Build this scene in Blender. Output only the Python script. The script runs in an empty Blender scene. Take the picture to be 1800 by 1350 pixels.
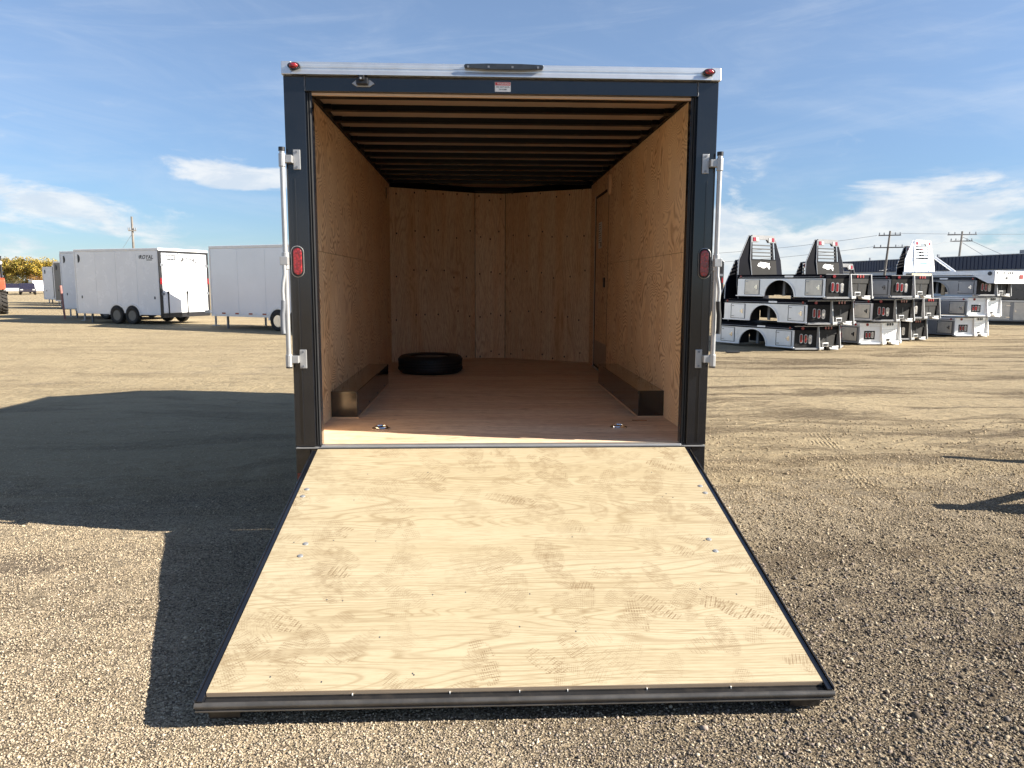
import bpy, bmesh, math, random
import numpy as np
from mathutils import Vector, Matrix, noise as mnoise

random.seed(7)
rng = np.random.default_rng(7)
PI = math.pi
scene = bpy.context.scene
C = scene.collection

# ------------------------------------------------------------------ camera
cam_d = bpy.data.cameras.new('camera')
cam = bpy.data.objects.new('camera', cam_d)
C.objects.link(cam)
cam_d.sensor_width = 36.0
cam_d.lens = 26.588
cam_d.clip_start = 0.05
cam_d.clip_end = 9000
YAW, PITCH, ROLL = 0.043464, -0.132308, 0.003494
_f = Vector((math.sin(YAW) * math.cos(PITCH), math.cos(YAW) * math.cos(PITCH), math.sin(PITCH)))
_r = Vector((math.cos(YAW), -math.sin(YAW), 0))
_u = _r.cross(_f)
_r2 = _r * math.cos(ROLL) + _u * math.sin(ROLL)
_u2 = -_r * math.sin(ROLL) + _u * math.cos(ROLL)
cam.matrix_world = Matrix(((_r2.x, _u2.x, -_f.x, -0.148), (_r2.y, _u2.y, -_f.y, -4.687),
                           (_r2.z, _u2.z, -_f.z, 1.611), (0, 0, 0, 1)))
scene.camera = cam

# ------------------------------------------------------------------ render / view
scene.render.engine = 'CYCLES'
scene.view_settings.view_transform = 'Standard'
scene.view_settings.look = 'None'
scene.view_settings.exposure = 1.52
scene.view_settings.gamma = 1.0
scene.view_settings.use_curve_mapping = False
cy = scene.cycles
cy.max_bounces = 14
cy.diffuse_bounces = 12
cy.glossy_bounces = 4
cy.use_denoising = True
cy.sample_clamp_indirect = 10.0
cy.caustics_reflective = True
cy.blur_glossy = 1.0
cy.caustics_refractive = False

# ------------------------------------------------------------------ sun and sky
SUN_DIR = Vector((5.0, -1.115, 2.893)).normalized()
SUN_EL = math.asin(SUN_DIR.z)
SUN_AZ = math.atan2(SUN_DIR.x, SUN_DIR.y)          # clockwise from +Y
sun_d = bpy.data.lights.new('sun', 'SUN')
sun_d.energy = 5.0
sun_d.angle = math.radians(0.53)
sun_d.color = (1.0, 0.93, 0.81)
sun = bpy.data.objects.new('sun', sun_d)
sun.rotation_euler = (-SUN_DIR).to_track_quat('-Z', 'Y').to_euler()
sun.location = (30, -7, 20)
C.objects.link(sun)


# ------------------------------------------------------------------ node helper
class NT:
    def __init__(self, tree):
        self.t = tree
        self.n = tree.nodes
        self.l = tree.links

    def put(self, sock, v):
        if v is None:
            return
        if isinstance(v, bpy.types.NodeSocket):
            self.l.new(v, sock)
        elif isinstance(v, (int, float)):
            if sock.type in ('RGBA',):
                sock.default_value = (v, v, v, 1)
            elif sock.type == 'VECTOR':
                sock.default_value = (v, v, v)
            else:
                sock.default_value = v
        else:
            v = tuple(v)
            if sock.type == 'RGBA' and len(v) == 3:
                v = v + (1,)
            sock.default_value = v

    def math(self, op, a, b=None, c=None, clamp=False):
        n = self.n.new('ShaderNodeMath'); n.operation = op; n.use_clamp = clamp
        for i, v in enumerate((a, b, c)):
            self.put(n.inputs[i], v)
        return n.outputs[0]

    def vmath(self, op, a, b=None):
        n = self.n.new('ShaderNodeVectorMath'); n.operation = op
        self.put(n.inputs[0], a); self.put(n.inputs[1], b)
        return n.outputs['Value'] if op in ('LENGTH', 'DOT_PRODUCT', 'DISTANCE') else n.outputs[0]

    def mix(self, f, a, b, blend='MIX'):
        n = self.n.new('ShaderNodeMix'); n.data_type = 'RGBA'; n.blend_type = blend; n.clamp_factor = True
        self.put(n.inputs[0], f); self.put(n.inputs[6], a); self.put(n.inputs[7], b)
        return n.outputs[2]

    def noise(self, vec, scale, detail=2.0, rough=0.5, dist=0.0):
        n = self.n.new('ShaderNodeTexNoise')
        self.put(n.inputs['Vector'], vec); self.put(n.inputs['Scale'], scale)
        self.put(n.inputs['Detail'], detail); self.put(n.inputs['Roughness'], rough)
        self.put(n.inputs['Distortion'], dist)
        return n.outputs[0]

    def noisec(self, vec, scale, detail=2.0):
        n = self.n.new('ShaderNodeTexNoise')
        self.put(n.inputs['Vector'], vec); self.put(n.inputs['Scale'], scale); self.put(n.inputs['Detail'], detail)
        return n.outputs[1]

    def voro(self, vec, scale, feature='F1', dim='3D', rnd=1.0):
        n = self.n.new('ShaderNodeTexVoronoi'); n.feature = feature; n.voronoi_dimensions = dim
        self.put(n.inputs['Vector'], vec); self.put(n.inputs['Scale'], scale); self.put(n.inputs['Randomness'], rnd)
        return n

    def ramp(self, f, stops, interp='LINEAR'):
        n = self.n.new('ShaderNodeValToRGB'); n.color_ramp.interpolation = interp
        e = n.color_ramp.elements
        while len(e) < len(stops):
            e.new(0.5)
        for i, (p, c) in enumerate(stops):
            e[i].position = p
            e[i].color = tuple(c) + (1,) if not isinstance(c, (int, float)) else (c, c, c, 1)
        self.put(n.inputs[0], f)
        return n.outputs[0]

    def smooth(self, f, a, b, to0=0.0, to1=1.0):
        n = self.n.new('ShaderNodeMapRange'); n.interpolation_type = 'SMOOTHSTEP'
        self.put(n.inputs[0], f); self.put(n.inputs[1], a); self.put(n.inputs[2], b)
        self.put(n.inputs[3], to0); self.put(n.inputs[4], to1)
        return n.outputs[0]

    def coord(self, out='Object'):
        return self.n.new('ShaderNodeTexCoord').outputs[out]

    def geo(self, out='Position'):
        return self.n.new('ShaderNodeNewGeometry').outputs[out]

    def sep(self, v):
        n = self.n.new('ShaderNodeSeparateXYZ'); self.put(n.inputs[0], v); return n.outputs

    def comb(self, x, y, z=0.0):
        n = self.n.new('ShaderNodeCombineXYZ')
        self.put(n.inputs[0], x); self.put(n.inputs[1], y); self.put(n.inputs[2], z)
        return n.outputs[0]

    def objrand(self):
        return self.n.new('ShaderNodeObjectInfo').outputs['Random']

    def attr(self, name):
        n = self.n.new('ShaderNodeAttribute'); n.attribute_name = name; return n.outputs['Color']

    def bump(self, h, strength=0.3, dist=0.01, normal=None):
        n = self.n.new('ShaderNodeBump')
        self.put(n.inputs['Strength'], strength); self.put(n.inputs['Distance'], dist); self.put(n.inputs['Height'], h)
        if normal is not None:
            self.put(n.inputs['Normal'], normal)
        return n.outputs[0]


MATS = {}


def new_mat(name):
    m = bpy.data.materials.new(name); m.use_nodes = True
    MATS[name] = m
    t = NT(m.node_tree)
    b = m.node_tree.nodes['Principled BSDF']
    return m, t, b


def setp(t, b, color=None, rough=None, metal=None, spec=None, normal=None, coat=None, coatr=None, emis=None, emis_s=None, trans=None, ior=None):
    for k, v in (('Base Color', color), ('Roughness', rough), ('Metallic', metal), ('Specular IOR Level', spec),
                 ('Normal', normal), ('Coat Weight', coat), ('Coat Roughness', coatr), ('Emission Color', emis),
                 ('Emission Strength', emis_s), ('Transmission Weight', trans), ('IOR', ior)):
        if v is not None:
            t.put(b.inputs[k], v)


def simple(name, color, rough=0.5, metal=0.0, var=0.10, scale=6.0, dust=0.0, dustcol=(0.22, 0.17, 0.12), bumpy=0.0, coat=0.0, streak=False, spec=None):
    """painted / metal / rubber surface: colour with slow variation, fine dust and roughness variation"""
    m, t, b = new_mat(name)
    co = t.coord()
    n1 = t.noise(co, scale, 4, 0.6)
    col = t.mix(t.smooth(n1, 0.3, 0.7), tuple(c * (1 - var) for c in color), tuple(min(1, c * (1 + var)) for c in color))
    if dust > 0:
        n2 = t.noise(co, scale * 3.1, 5, 0.7)
        d = t.math('MULTIPLY', t.smooth(n2, 0.45, 0.8), dust)
        col = t.mix(d, col, dustcol)
    v = co
    if streak:
        s = t.sep(co)
        v = t.comb(t.math('MULTIPLY', s[0], 40), t.math('MULTIPLY', s[1], 40), t.math('MULTIPLY', s[2], 1.5))
    n3 = t.noise(v, scale * 2, 3, 0.6)
    amp = 0.05 if metal > 0.5 else 0.16
    r = t.math('ADD', rough - amp / 2, t.math('MULTIPLY', n3, amp))
    nrm = None
    if bumpy > 0:
        nrm = t.bump(t.noise(co, scale * 8, 3, 0.6), bumpy, 0.004)
    setp(t, b, col, r, metal, spec, nrm, coat if coat else None, 0.1 if coat else None)
    return m


def wood(name, light, mid, dark, stretch, ring=16.0, nscale=2.2, line=0.7, swirl=0.0, fibre=0.25, knots=0.0, rough=0.62, tone=0.10, prints=0.0, knot_scale=3.0, perobj=True, lw=0.55, scuff=0.0, fine=0.0):
    """rotary-cut plywood: contour lines of a stretched field, fibres, knots, optional boot prints in dust"""
    m, t, b = new_mat(name)
    co = t.coord()
    if perobj:
        rnd = t.objrand()
        off = t.comb(t.math('MULTIPLY', rnd, 17.3), t.math('MULTIPLY', rnd, 31.7), t.math('MULTIPLY', rnd, 47.1))
        p = t.vmath('ADD', co, off)
    else:
        p = co
    ps = t.vmath('MULTIPLY', p, stretch)
    wob = t.noisec(p, 1.3, 2)
    ps = t.vmath('ADD', ps, t.vmath('MULTIPLY', t.vmath('SUBTRACT', wob, (0.5, 0.5, 0.5)), (swirl, swirl, swirl)))
    f = t.noise(ps, nscale, 1.6, 0.42, 0.25)
    w = t.math('SINE', t.math('MULTIPLY', f, ring * 2 * PI))
    w = t.math('ADD', t.math('MULTIPLY', w, 0.5), 0.5)
    w = t.math('POWER', w, 2.2 / max(lw, 0.05))
    patch = t.smooth(t.noise(p, 1.7, 3, 0.6), 0.30, 0.66)
    lines = t.math('MULTIPLY', t.math('MULTIPLY', w, line), t.math('ADD', 0.35, t.math('MULTIPLY', patch, 0.65)))
    if fine > 0:
        p2 = t.vmath('MULTIPLY', t.vmath('ADD', p, (3.1, 7.7, 1.9)), tuple(k * (0.55 if k < 0.5 else 1.25) for k in stretch))
        p2 = t.vmath('ADD', p2, t.vmath('MULTIPLY', t.vmath('SUBTRACT', wob, (0.5, 0.5, 0.5)), (swirl * 0.7, swirl * 0.7, swirl * 0.7)))
        f2 = t.noise(p2, nscale * 1.1, 1.2, 0.4, 0.15)
        w2 = t.math('ADD', t.math('MULTIPLY', t.math('SINE', t.math('MULTIPLY', f2, ring * 1.9 * 2 * PI)), 0.5), 0.5)
        w2 = t.math('POWER', w2, 6.0)
        br = t.smooth(t.noise(t.vmath('MULTIPLY', p, tuple(k * 5 for k in stretch)), 2.0, 3, 0.6), 0.36, 0.62)
        lines = t.math('MAXIMUM', lines, t.math('MULTIPLY', t.math('MULTIPLY', w2, br), fine))
    fib = t.noise(t.vmath('MULTIPLY', p, tuple(s * 30 for s in stretch)), 3.0, 4, 0.65)
    big = t.noise(t.vmath('MULTIPLY', p, tuple(s * 1.4 for s in stretch)), 2.0, 3, 0.55)
    col = t.mix(t.smooth(big, 0.34, 0.68), light, mid)
    col = t.mix(t.math('MULTIPLY', t.smooth(fib, 0.42, 0.72), fibre), col, dark)
    col = t.mix(lines, col, dark)
    if perobj and tone > 0:
        k = t.math('ADD', 1 - tone, t.math('MULTIPLY', t.objrand(), 2 * tone))
        col = t.mix(1.0, col, t.comb(k, k, k), 'MULTIPLY')
    height = t.math('ADD', t.math('MULTIPLY', w, -0.35), t.math('MULTIPLY', fib, 0.5))
    if knots > 0:
        kd = t.voro(t.vmath('MULTIPLY', p, tuple(0.6 + 0.4 * s / max(stretch) for s in stretch)), knot_scale)
        cr = t.sep(kd.outputs['Color'])
        rad = t.math('MULTIPLY', t.math('MULTIPLY', cr[0], cr[0]), 0.055 * knots)
        kn = t.smooth(t.math('DIVIDE', kd.outputs['Distance'], t.math('MAXIMUM', rad, 0.001)), 0.75, 1.15, 1.0, 0.0)
        col = t.mix(t.math('MULTIPLY', kn, 0.8), col, tuple(c * 0.28 for c in dark))
    if scuff > 0:
        sc = t.noise(t.vmath('MULTIPLY', p, (3.0, 14.0, 3.0)), 2.3, 5, 0.7)
        sc2 = t.smooth(t.noise(p, 1.1, 2, 0.5), 0.45, 0.65)
        col = t.mix(t.math('MULTIPLY', t.math('MULTIPLY', t.smooth(sc, 0.58, 0.74), sc2), scuff), col, tuple(c * 0.35 for c in dark))
        pale = t.smooth(t.noise(p, 2.6, 4, 0.6), 0.5, 0.72)
        col = t.mix(t.math('MULTIPLY', pale, scuff * 0.35), col, tuple(min(1, c * 1.05) for c in (0.62, 0.47, 0.36)))
    if prints > 0:
        s3 = t.sep(co)
        pl = t.comb(s3[0], s3[1], 0.0)
        tot = None
        for sc, seed, L, Wd, thr in ((3.0, 0.0, 0.135, 0.052, 0.10), (2.6, 5.37, 0.125, 0.05, 0.12), (3.6, 11.9, 0.06, 0.048, 0.15), (2.9, 23.1, 0.14, 0.055, 0.20), (3.3, 37.7, 0.12, 0.05, 0.15)):
            pv = t.vmath('ADD', pl, (seed, seed * 1.7, 0))
            v = t.voro(pv, sc, 'F1', '2D')
            loc = t.vmath('SUBTRACT', pv, t.vmath('MULTIPLY', v.outputs['Position'], (1, 1, 0)))
            cc = t.sep(v.outputs['Color'])
            ang = t.math('MULTIPLY', t.math('SUBTRACT', cc[0], 0.5), 2.6)
            ca, sa = t.math('COSINE', ang), t.math('SINE', ang)
            ls = t.sep(loc)
            lx = t.math('ADD', t.math('MULTIPLY', ls[0], ca), t.math('MULTIPLY', ls[1], sa))
            ly = t.math('SUBTRACT', t.math('MULTIPLY', ls[1], ca), t.math('MULTIPLY', ls[0], sa))
            ex = t.math('DIVIDE', lx, Wd); ey = t.math('DIVIDE', ly, L)
            rr = t.math('ADD', t.math('MULTIPLY', ex, ex), t.math('POWER', t.math('ABSOLUTE', ey), 2.6))
            mask = t.smooth(rr, 0.75, 1.05, 1.0, 0.0)
            freq = t.math('ADD', 260, t.math('MULTIPLY', cc[1], 260))
            a1 = t.math('SINE', t.math('MULTIPLY', t.math('ADD', lx, ly), freq))
            a2 = t.math('SINE', t.math('MULTIPLY', t.math('SUBTRACT', ly, lx), freq))
            a3 = t.math('SINE', t.math('MULTIPLY', ly, t.math('MULTIPLY', freq, 1.1)))
            tr = t.math('MULTIPLY', a1, a2)
            tr = t.smooth(t.math('ADD', t.math('MULTIPLY', tr, 0.7), t.math('MULTIPLY', a3, 0.35)), -0.05, 0.30)
            pres = t.math('GREATER_THAN', cc[2], thr)
            wear = t.smooth(t.noise(pv, 22, 3, 0.65), 0.36, 0.6)
            pm = t.math('MULTIPLY', t.math('MULTIPLY', mask, tr), t.math('MULTIPLY', pres, wear))
            pm = t.math('MULTIPLY', pm, t.math('ADD', 0.50, t.math('MULTIPLY', cc[0], 0.50)))
            tot = pm if tot is None else t.math('MAXIMUM', tot, pm)
        area = t.smooth(t.noise(pl, 1.6, 2, 0.5), 0.34, 0.60, 0.35, 1.0)
        col = t.mix(t.math('MULTIPLY', t.math('MULTIPLY', tot, prints), area), col, (0.20, 0.137, 0.073))
        smear = t.smooth(t.noise(t.vmath('MULTIPLY', pl, (1.0, 1.9, 1)), 4.3, 7, 0.72), 0.52, 0.78)
        col = t.mix(t.math('MULTIPLY', smear, prints * 0.17), col, (0.29, 0.21, 0.118))
    nrm = t.bump(height, 0.12, 0.002)
    setp(t, b, col, rough - 0.08, 0.0, 0.45, nrm)
    return m


# ------------------------------------------------------------------ world
world = bpy.data.worlds.new('World')
scene.world = world
world.use_nodes = True
wt = NT(world.node_tree)
bg = world.node_tree.nodes['Background']
sky = wt.n.new('ShaderNodeTexSky')
sky.sky_type = 'NISHITA'
sky.sun_disc = False
sky.sun_elevation = SUN_EL
sky.sun_rotation = SUN_AZ
sky.altitude = 900
sky.air_density = 1.0
sky.dust_density = 0.6
sky.ozone_density = 1.6
d = wt.coord('Generated')
ds = wt.sep(d)
elev = wt.math('ARCSINE', ds[2])
azim = wt.math('ARCTAN2', ds[0], ds[1])
# thin high cirrus, everywhere
wisp = wt.comb(wt.math('MULTIPLY', azim, 2.6), wt.math('ADD', wt.math('MULTIPLY', elev, 11.0), wt.math('MULTIPLY', azim, 1.3)), 3.7)
c1 = wt.noise(wisp, 1.5, 6, 0.62, 0.6)
c1b = wt.noise(wt.comb(wt.math('MULTIPLY', azim, 1.7), wt.math('SUBTRACT', wt.math('MULTIPLY', elev, 19.0), wt.math('MULTIPLY', azim, 2.1)), 8.1), 1.7, 7, 0.62, 0.4)
cir = wt.math('ADD', wt.math('MULTIPLY', wt.smooth(c1, 0.40, 0.80), 0.24), wt.math('MULTIPLY', wt.smooth(c1b, 0.50, 0.76), 0.16))
# low broken cumulus banks round the horizon
band = wt.comb(wt.math('MULTIPLY', azim, 5.6), wt.math('MULTIPLY', elev, 17.0), 0.62)
c2 = wt.noise(band, 1.25, 9, 0.58, 0.35)
cov = wt.math('ADD', 0.5, wt.math('MULTIPLY', wt.math('COSINE', wt.math('MULTIPLY', wt.math('SUBTRACT', azim, 0.50), 2.0)), 0.5))
cov = wt.math('POWER', cov, 1.7)
top = wt.math('ADD', 0.050, wt.math('MULTIPLY', cov, 0.075))
low = wt.math('MULTIPLY', wt.smooth(elev, wt.math('MULTIPLY', top, 0.35), wt.math('MULTIPLY', top, 1.25), 1.0, -0.25), wt.math('ADD', 0.035, wt.math('MULTIPLY', cov, 0.26)))
puff = None
for az_, el_, sa_, se_, k_ in ((-0.285, 0.128, 0.075, 0.022, 0.26), (-0.50, 0.088, 0.085, 0.014, 0.20), (0.355, 0.133, 0.018, 0.008, 0.16)):
    qa = wt.math('DIVIDE', wt.math('SUBTRACT', azim, az_), sa_); qe = wt.math('DIVIDE', wt.math('SUBTRACT', wt.math('ADD', elev, wt.math('MULTIPLY', azim, 0.10)), el_ + az_ * 0.10), se_)
    g_ = wt.math('MULTIPLY', wt.math('EXPONENT', wt.math('MULTIPLY', wt.math('ADD', wt.math('MULTIPLY', qa, qa), wt.math('MULTIPLY', qe, qe)), -1.0)), k_)
    puff = g_ if puff is None else wt.math('ADD', puff, g_)
low = wt.math('ADD', low, puff)
cum = wt.smooth(wt.math('ADD', c2, low), 0.55, 0.70)
cum = wt.math('MULTIPLY', cum, wt.smooth(elev, 0.13, 0.22, 0.80, 0.0))
shade = wt.noise(band, 3.3, 5, 0.6, 0.3)
ccol = wt.mix(wt.smooth(shade, 0.32, 0.68), (5.2, 5.7, 6.3), (7.1, 7.1, 7.0))
# clear dry air: the horizon is less washed out and the blue a little deeper, the same all the way round
f_el = wt.smooth(elev, 0.02, 0.36)
tint = wt.mix(f_el, (0.60, 0.74, 0.93), (1.19, 1.16, 1.19))
base_sky = wt.mix(1.0, sky.outputs[0], tint, 'MULTIPLY')
skyc = wt.mix(cir, base_sky, (5.6, 6.1, 6.8))
skyc = wt.mix(cum, skyc, ccol)
wt.l.new(skyc, bg.inputs[0])
bg.inputs[1].default_value = 0.05


# ------------------------------------------------------------------ mesh builder
class MB:
    def __init__(self):
        self.v = []
        self.f = []
        self.parts = []

    def pieces(self):
        out = []
        ends = self.parts[1:] + [(len(self.v), len(self.f))]
        for (v0, f0), (v1, f1) in zip(self.parts, ends):
            m = MB(); m.v = self.v[v0:v1]; m.f = [tuple(i - v0 for i in f) for f in self.f[f0:f1]]; m.parts = [(0, 0)]
            out.append(m)
        return out

    def add(self, vs, fs):
        o = len(self.v)
        self.parts.append((o, len(self.f)))
        self.v += [tuple(x) for x in vs]
        self.f += [tuple(i + o for i in f) for f in fs]
        return self

    def box(self, x0, x1, y0, y1, z0, z1):
        vs = [(x, y, z) for z in (z0, z1) for y in (y0, y1) for x in (x0, x1)]
        return self.add(vs, [(0, 2, 3, 1), (4, 5, 7, 6), (0, 1, 5, 4), (2, 6, 7, 3), (0, 4, 6, 2), (1, 3, 7, 5)])

    def prism(self, prof, h0, h1, fn):
        """prof: list of 2D points (ccw); fn(a,b,h)->xyz"""
        n = len(prof)
        vs = [fn(a, b, h0) for a, b in prof] + [fn(a, b, h1) for a, b in prof]
        fs = [tuple(range(n))[::-1], tuple(range(n, 2 * n))]
        fs += [(i, (i + 1) % n, (i + 1) % n + n, i + n) for i in range(n)]
        return self.add(vs, fs)

    def prismZ(self, prof, z0, z1):
        return self.prism(prof, z0, z1, lambda a, b, h: (a, b, h))

    def prismX(self, prof, x0, x1):      # prof in (y,z)
        return self.prism(prof, x0, x1, lambda a, b, h: (h, a, b))

    def prismY(self, prof, y0, y1):      # prof in (x,z)
        return self.prism(prof, y0, y1, lambda a, b, h: (a, h, b))

    def tube(self, pts, r, n=8, caps=True):
        pts = [Vector(p) for p in pts]
        rs = r if isinstance(r, (list, tuple)) else [r] * len(pts)
        rings = []
        up = None
        for i, p in enumerate(pts):
            if i == 0:
                t = pts[1] - p
            elif i == len(pts) - 1:
                t = p - pts[i - 1]
            else:
                t = (pts[i + 1] - p).normalized() + (p - pts[i - 1]).normalized()
            t.normalize()
            if up is None:
                up = Vector((0, 0, 1)) if abs(t.z) < 0.9 else Vector((1, 0, 0))
            a = t.cross(up).normalized()
            bb = a.cross(t).normalized()
            rings.append([p + (a * math.cos(2 * PI * k / n) + bb * math.sin(2 * PI * k / n)) * rs[i] for k in range(n)])
        vs = [v for ring in rings for v in ring]
        fs = []
        for i in range(len(pts) - 1):
            for k in range(n):
                k2 = (k + 1) % n
                fs.append((i * n + k, i * n + k2, (i + 1) * n + k2, (i + 1) * n + k))
        if caps:
            fs.append(tuple(range(n))[::-1])
            fs.append(tuple((len(pts) - 1) * n + k for k in range(n)))
        return self.add(vs, fs)

    def lathe(self, prof, center, axis, n=24):
        """prof: list of (r, h) along axis"""
        ax = Vector(axis).normalized()
        a = ax.cross(Vector((0, 0, 1)) if abs(ax.z) < 0.9 else Vector((1, 0, 0))).normalized()
        bb = ax.cross(a)
        c = Vector(center)
        vs = []
        for r, h in prof:
            for k in range(n):
                th = 2 * PI * k / n
                vs.append(c + ax * h + (a * math.cos(th) + bb * math.sin(th)) * r)
        fs = []
        for i in range(len(prof) - 1):
            for k in range(n):
                k2 = (k + 1) % n
                fs.append((i * n + k, i * n + k2, (i + 1) * n + k2, (i + 1) * n + k))
        if prof[0][0] > 1e-6 and prof[0] != prof[-1]:
            fs.append(tuple(range(n))[::-1])
            fs.append(tuple((len(prof) - 1) * n + k for k in range(n)))
        return self.add(vs, fs)

    def capsule(self, cx, cz, hw, hh, y0, y1, n=10, fn=None):
        """rounded slot (stadium) in xz, thick along y"""
        pts = []
        r = min(hw, hh)
        for k in range(n + 1):
            a = PI * k / n
            pts.append((cx + hw - r + r * math.cos(a) if hw > hh else cx + r * math.cos(a), cz + (hh - r) + r * math.sin(a)) if hh >= hw else (cx + (hw - r) + r * math.sin(a), cz + r * math.cos(a)))
        for k in range(n + 1):
            a = PI + PI * k / n
            pts.append((cx + r * math.cos(a), cz - (hh - r) + r * math.sin(a)) if hh >= hw else (cx - (hw - r) + r * math.sin(a), cz + r * math.cos(a)))
        if fn is None:
            return self.prismY(pts, y0, y1)
        return self.prism(pts, y0, y1, fn)

    def xf(self, M):
        self.v = [tuple(M @ Vector(p)) for p in self.v]
        return self

    def mesh(self, name):
        me = bpy.data.meshes.new(name)
        me.from_pydata(self.v, [], self.f)
        bm = bmesh.new(); bm.from_mesh(me)
        bmesh.ops.recalc_face_normals(bm, faces=bm.faces)
        bm.to_mesh(me); bm.free()
        return me


def M_(name):
    return MATS[name] if isinstance(name, str) else name


def obj(name, mb, mat, parent=None, bevel=0.0, smooth=False, label=None, seg=2, split=False):
    if split:
        return [obj(name, m, mat, parent, bevel, smooth, label, seg) for m in mb.pieces()]
    me = mb if isinstance(mb, bpy.types.Mesh) else mb.mesh(name)
    if not me.materials:
        me.materials.append(M_(mat))
    o = bpy.data.objects.new(name, me)
    C.objects.link(o)
    if parent is not None:
        o.parent = parent
    if smooth:
        me.polygons.foreach_set('use_smooth', [True] * len(me.polygons))
        e = o.modifiers.new('split', 'EDGE_SPLIT'); e.split_angle = math.radians(40)
    if bevel > 0:
        bv = o.modifiers.new('bevel', 'BEVEL'); bv.width = bevel; bv.segments = seg; bv.limit_method = 'ANGLE'; bv.angle_limit = math.radians(35)
    if label:
        o['label'] = label
    return o


def thing(name, label, cat, loc=(0, 0, 0), rz=0.0, group=None):
    o = bpy.data.objects.new(name, None)
    o.empty_display_size = 0.2
    C.objects.link(o)
    o.location = loc
    o.rotation_euler = (0, 0, rz)
    o['label'] = label
    o['category'] = cat
    if group:
        o['group'] = group
    return o


def tag(o, label, cat, group=None):
    o['label'] = label; o['category'] = cat
    if group:
        o['group'] = group
    return o


def copy_tree(o, parent=None):
    c = o.copy(); C.objects.link(c)
    if parent is not None:
        c.parent = parent
    for ch in list(o.children):
        copy_tree(ch, c)
    return c


def text(name, body, size, mat, parent, M, extrude=0.0006, shear=0.0, spacing=1.0, bold=0.012):
    cu = bpy.data.curves.new(name, 'FONT')
    cu.body = body; cu.size = size; cu.extrude = extrude; cu.align_x = 'CENTER'; cu.align_y = 'CENTER'
    cu.shear = shear; cu.space_character = spacing; cu.offset = size * bold
    cu.materials.append(M_(mat))
    tmp = bpy.data.objects.new(name, cu); C.objects.link(tmp)
    dg = bpy.context.evaluated_depsgraph_get()
    me = bpy.data.meshes.new_from_object(tmp.evaluated_get(dg))
    me.name = name
    bpy.data.objects.remove(tmp)
    o = bpy.data.objects.new(name, me); C.objects.link(o)
    o.parent = parent
    o.matrix_local = M
    return o


# ------------------------------------------------------------------ materials
simple('black_paint', (0.007, 0.008, 0.011), 0.18, 0.0, 0.2, 3.0, dust=0.05, dustcol=(0.08, 0.068, 0.055), coat=0.5, bumpy=0.01)
simple('black_steel', (0.014, 0.014, 0.015), 0.36, 0.0, 0.2, 5.0, dust=0.20, dustcol=(0.12, 0.10, 0.08), bumpy=0.03)
simple('lip_steel', (0.085, 0.08, 0.075), 0.32, 0.35, 0.2, 9.0, dust=0.25, dustcol=(0.2, 0.17, 0.13), bumpy=0.05)
simple('black_rubber', (0.012, 0.012, 0.013), 0.62, 0.0, 0.2, 8.0, bumpy=0.05)
simple('tyre_rubber', (0.014, 0.014, 0.015), 0.55, 0.0, 0.25, 12.0, bumpy=0.08, spec=0.4)
simple('dusty_tyre', (0.018, 0.017, 0.016), 0.8, 0.0, 0.25, 9.0, dust=0.45)
simple('roof_bow_paint', (0.004, 0.004, 0.0045), 0.35, 0.0, 0.2, 5.0, spec=0.12)
simple('roof_skin', (0.66, 0.49, 0.36), 0.32, 0.5, 0.05, 2.0)  # tan colour stands in for the plywood reflected in bare aluminium
simple('aluminium', (0.76, 0.765, 0.76), 0.34, 0.85, 0.06, 7.0, streak=True)
simple('bright_aluminium', (0.84, 0.85, 0.86), 0.42, 0.6, 0.04, 5.0)
simple('zinc', (0.42, 0.42, 0.42), 0.40, 0.55, 0.08, 14.0, bumpy=0.03)
simple('zinc_dull', (0.13, 0.13, 0.135), 0.45, 0.3, 0.08, 8.0)
simple('kick_metal', (0.42, 0.35, 0.28), 0.35, 0.6, 0.08, 8.0)
simple('weld_metal', (0.10, 0.105, 0.115), 0.45, 0.4, 0.3, 60.0, bumpy=0.3)
simple('box_gloss_paint', (0.016, 0.012, 0.010), 0.16, 0.0, 0.1, 3.0, coat=0.5)  # glossy black; the brown tint paints in the reflected plywood
simple('white_skin', (0.84, 0.85, 0.865), 0.26, 0.0, 0.03, 1.2, bumpy=0.03, coat=0.3)
simple('glossy_white_skin', (0.79, 0.82, 0.88), 0.12, 0.0, 0.03, 0.8, bumpy=0.04, coat=0.8)
simple('white_trim', (0.80, 0.80, 0.79), 0.35, 0.0, 0.04, 4.0)
simple('grey_skin', (0.17, 0.165, 0.155), 0.3, 0.0, 0.06, 1.5, coat=0.2)
simple('pewter_skin', (0.085, 0.088, 0.09), 0.28, 0.2, 0.06, 1.5, coat=0.3)
simple('plain_black', (0.012, 0.012, 0.014), 0.4, 0.0, 0.15, 5.0)
simple('dark_cavity', (0.02, 0.02, 0.022), 0.7, 0.0, 0.2, 5.0)
simple('bed_black', (0.0035, 0.004, 0.008), 0.62, 0.0, 0.2, 3.0, spec=0.08)
simple('bed_charcoal', (0.016, 0.016, 0.016), 0.6, 0.0, 0.2, 4.0, dust=0.10, bumpy=0.03, spec=0.25)
simple('skirt_silver', (0.78, 0.79, 0.82), 0.32, 0.55, 0.05, 3.0)
simple('skirt_grey', (0.30, 0.31, 0.33), 0.34, 0.5, 0.08, 3.0, bumpy=0.02)
simple('box_door_metal', (0.66, 0.62, 0.55), 0.42, 0.6, 0.08, 6.0)
simple('rack_plate', (0.010, 0.009, 0.0085), 0.55, 0.0, 0.3, 3.0, spec=0.14)
simple('chrome', (0.86, 0.86, 0.86), 0.14, 1.0, 0.03, 5.0)
simple('rim_dark', (0.10, 0.11, 0.125), 0.3, 0.6, 0.1, 5.0)
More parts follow.
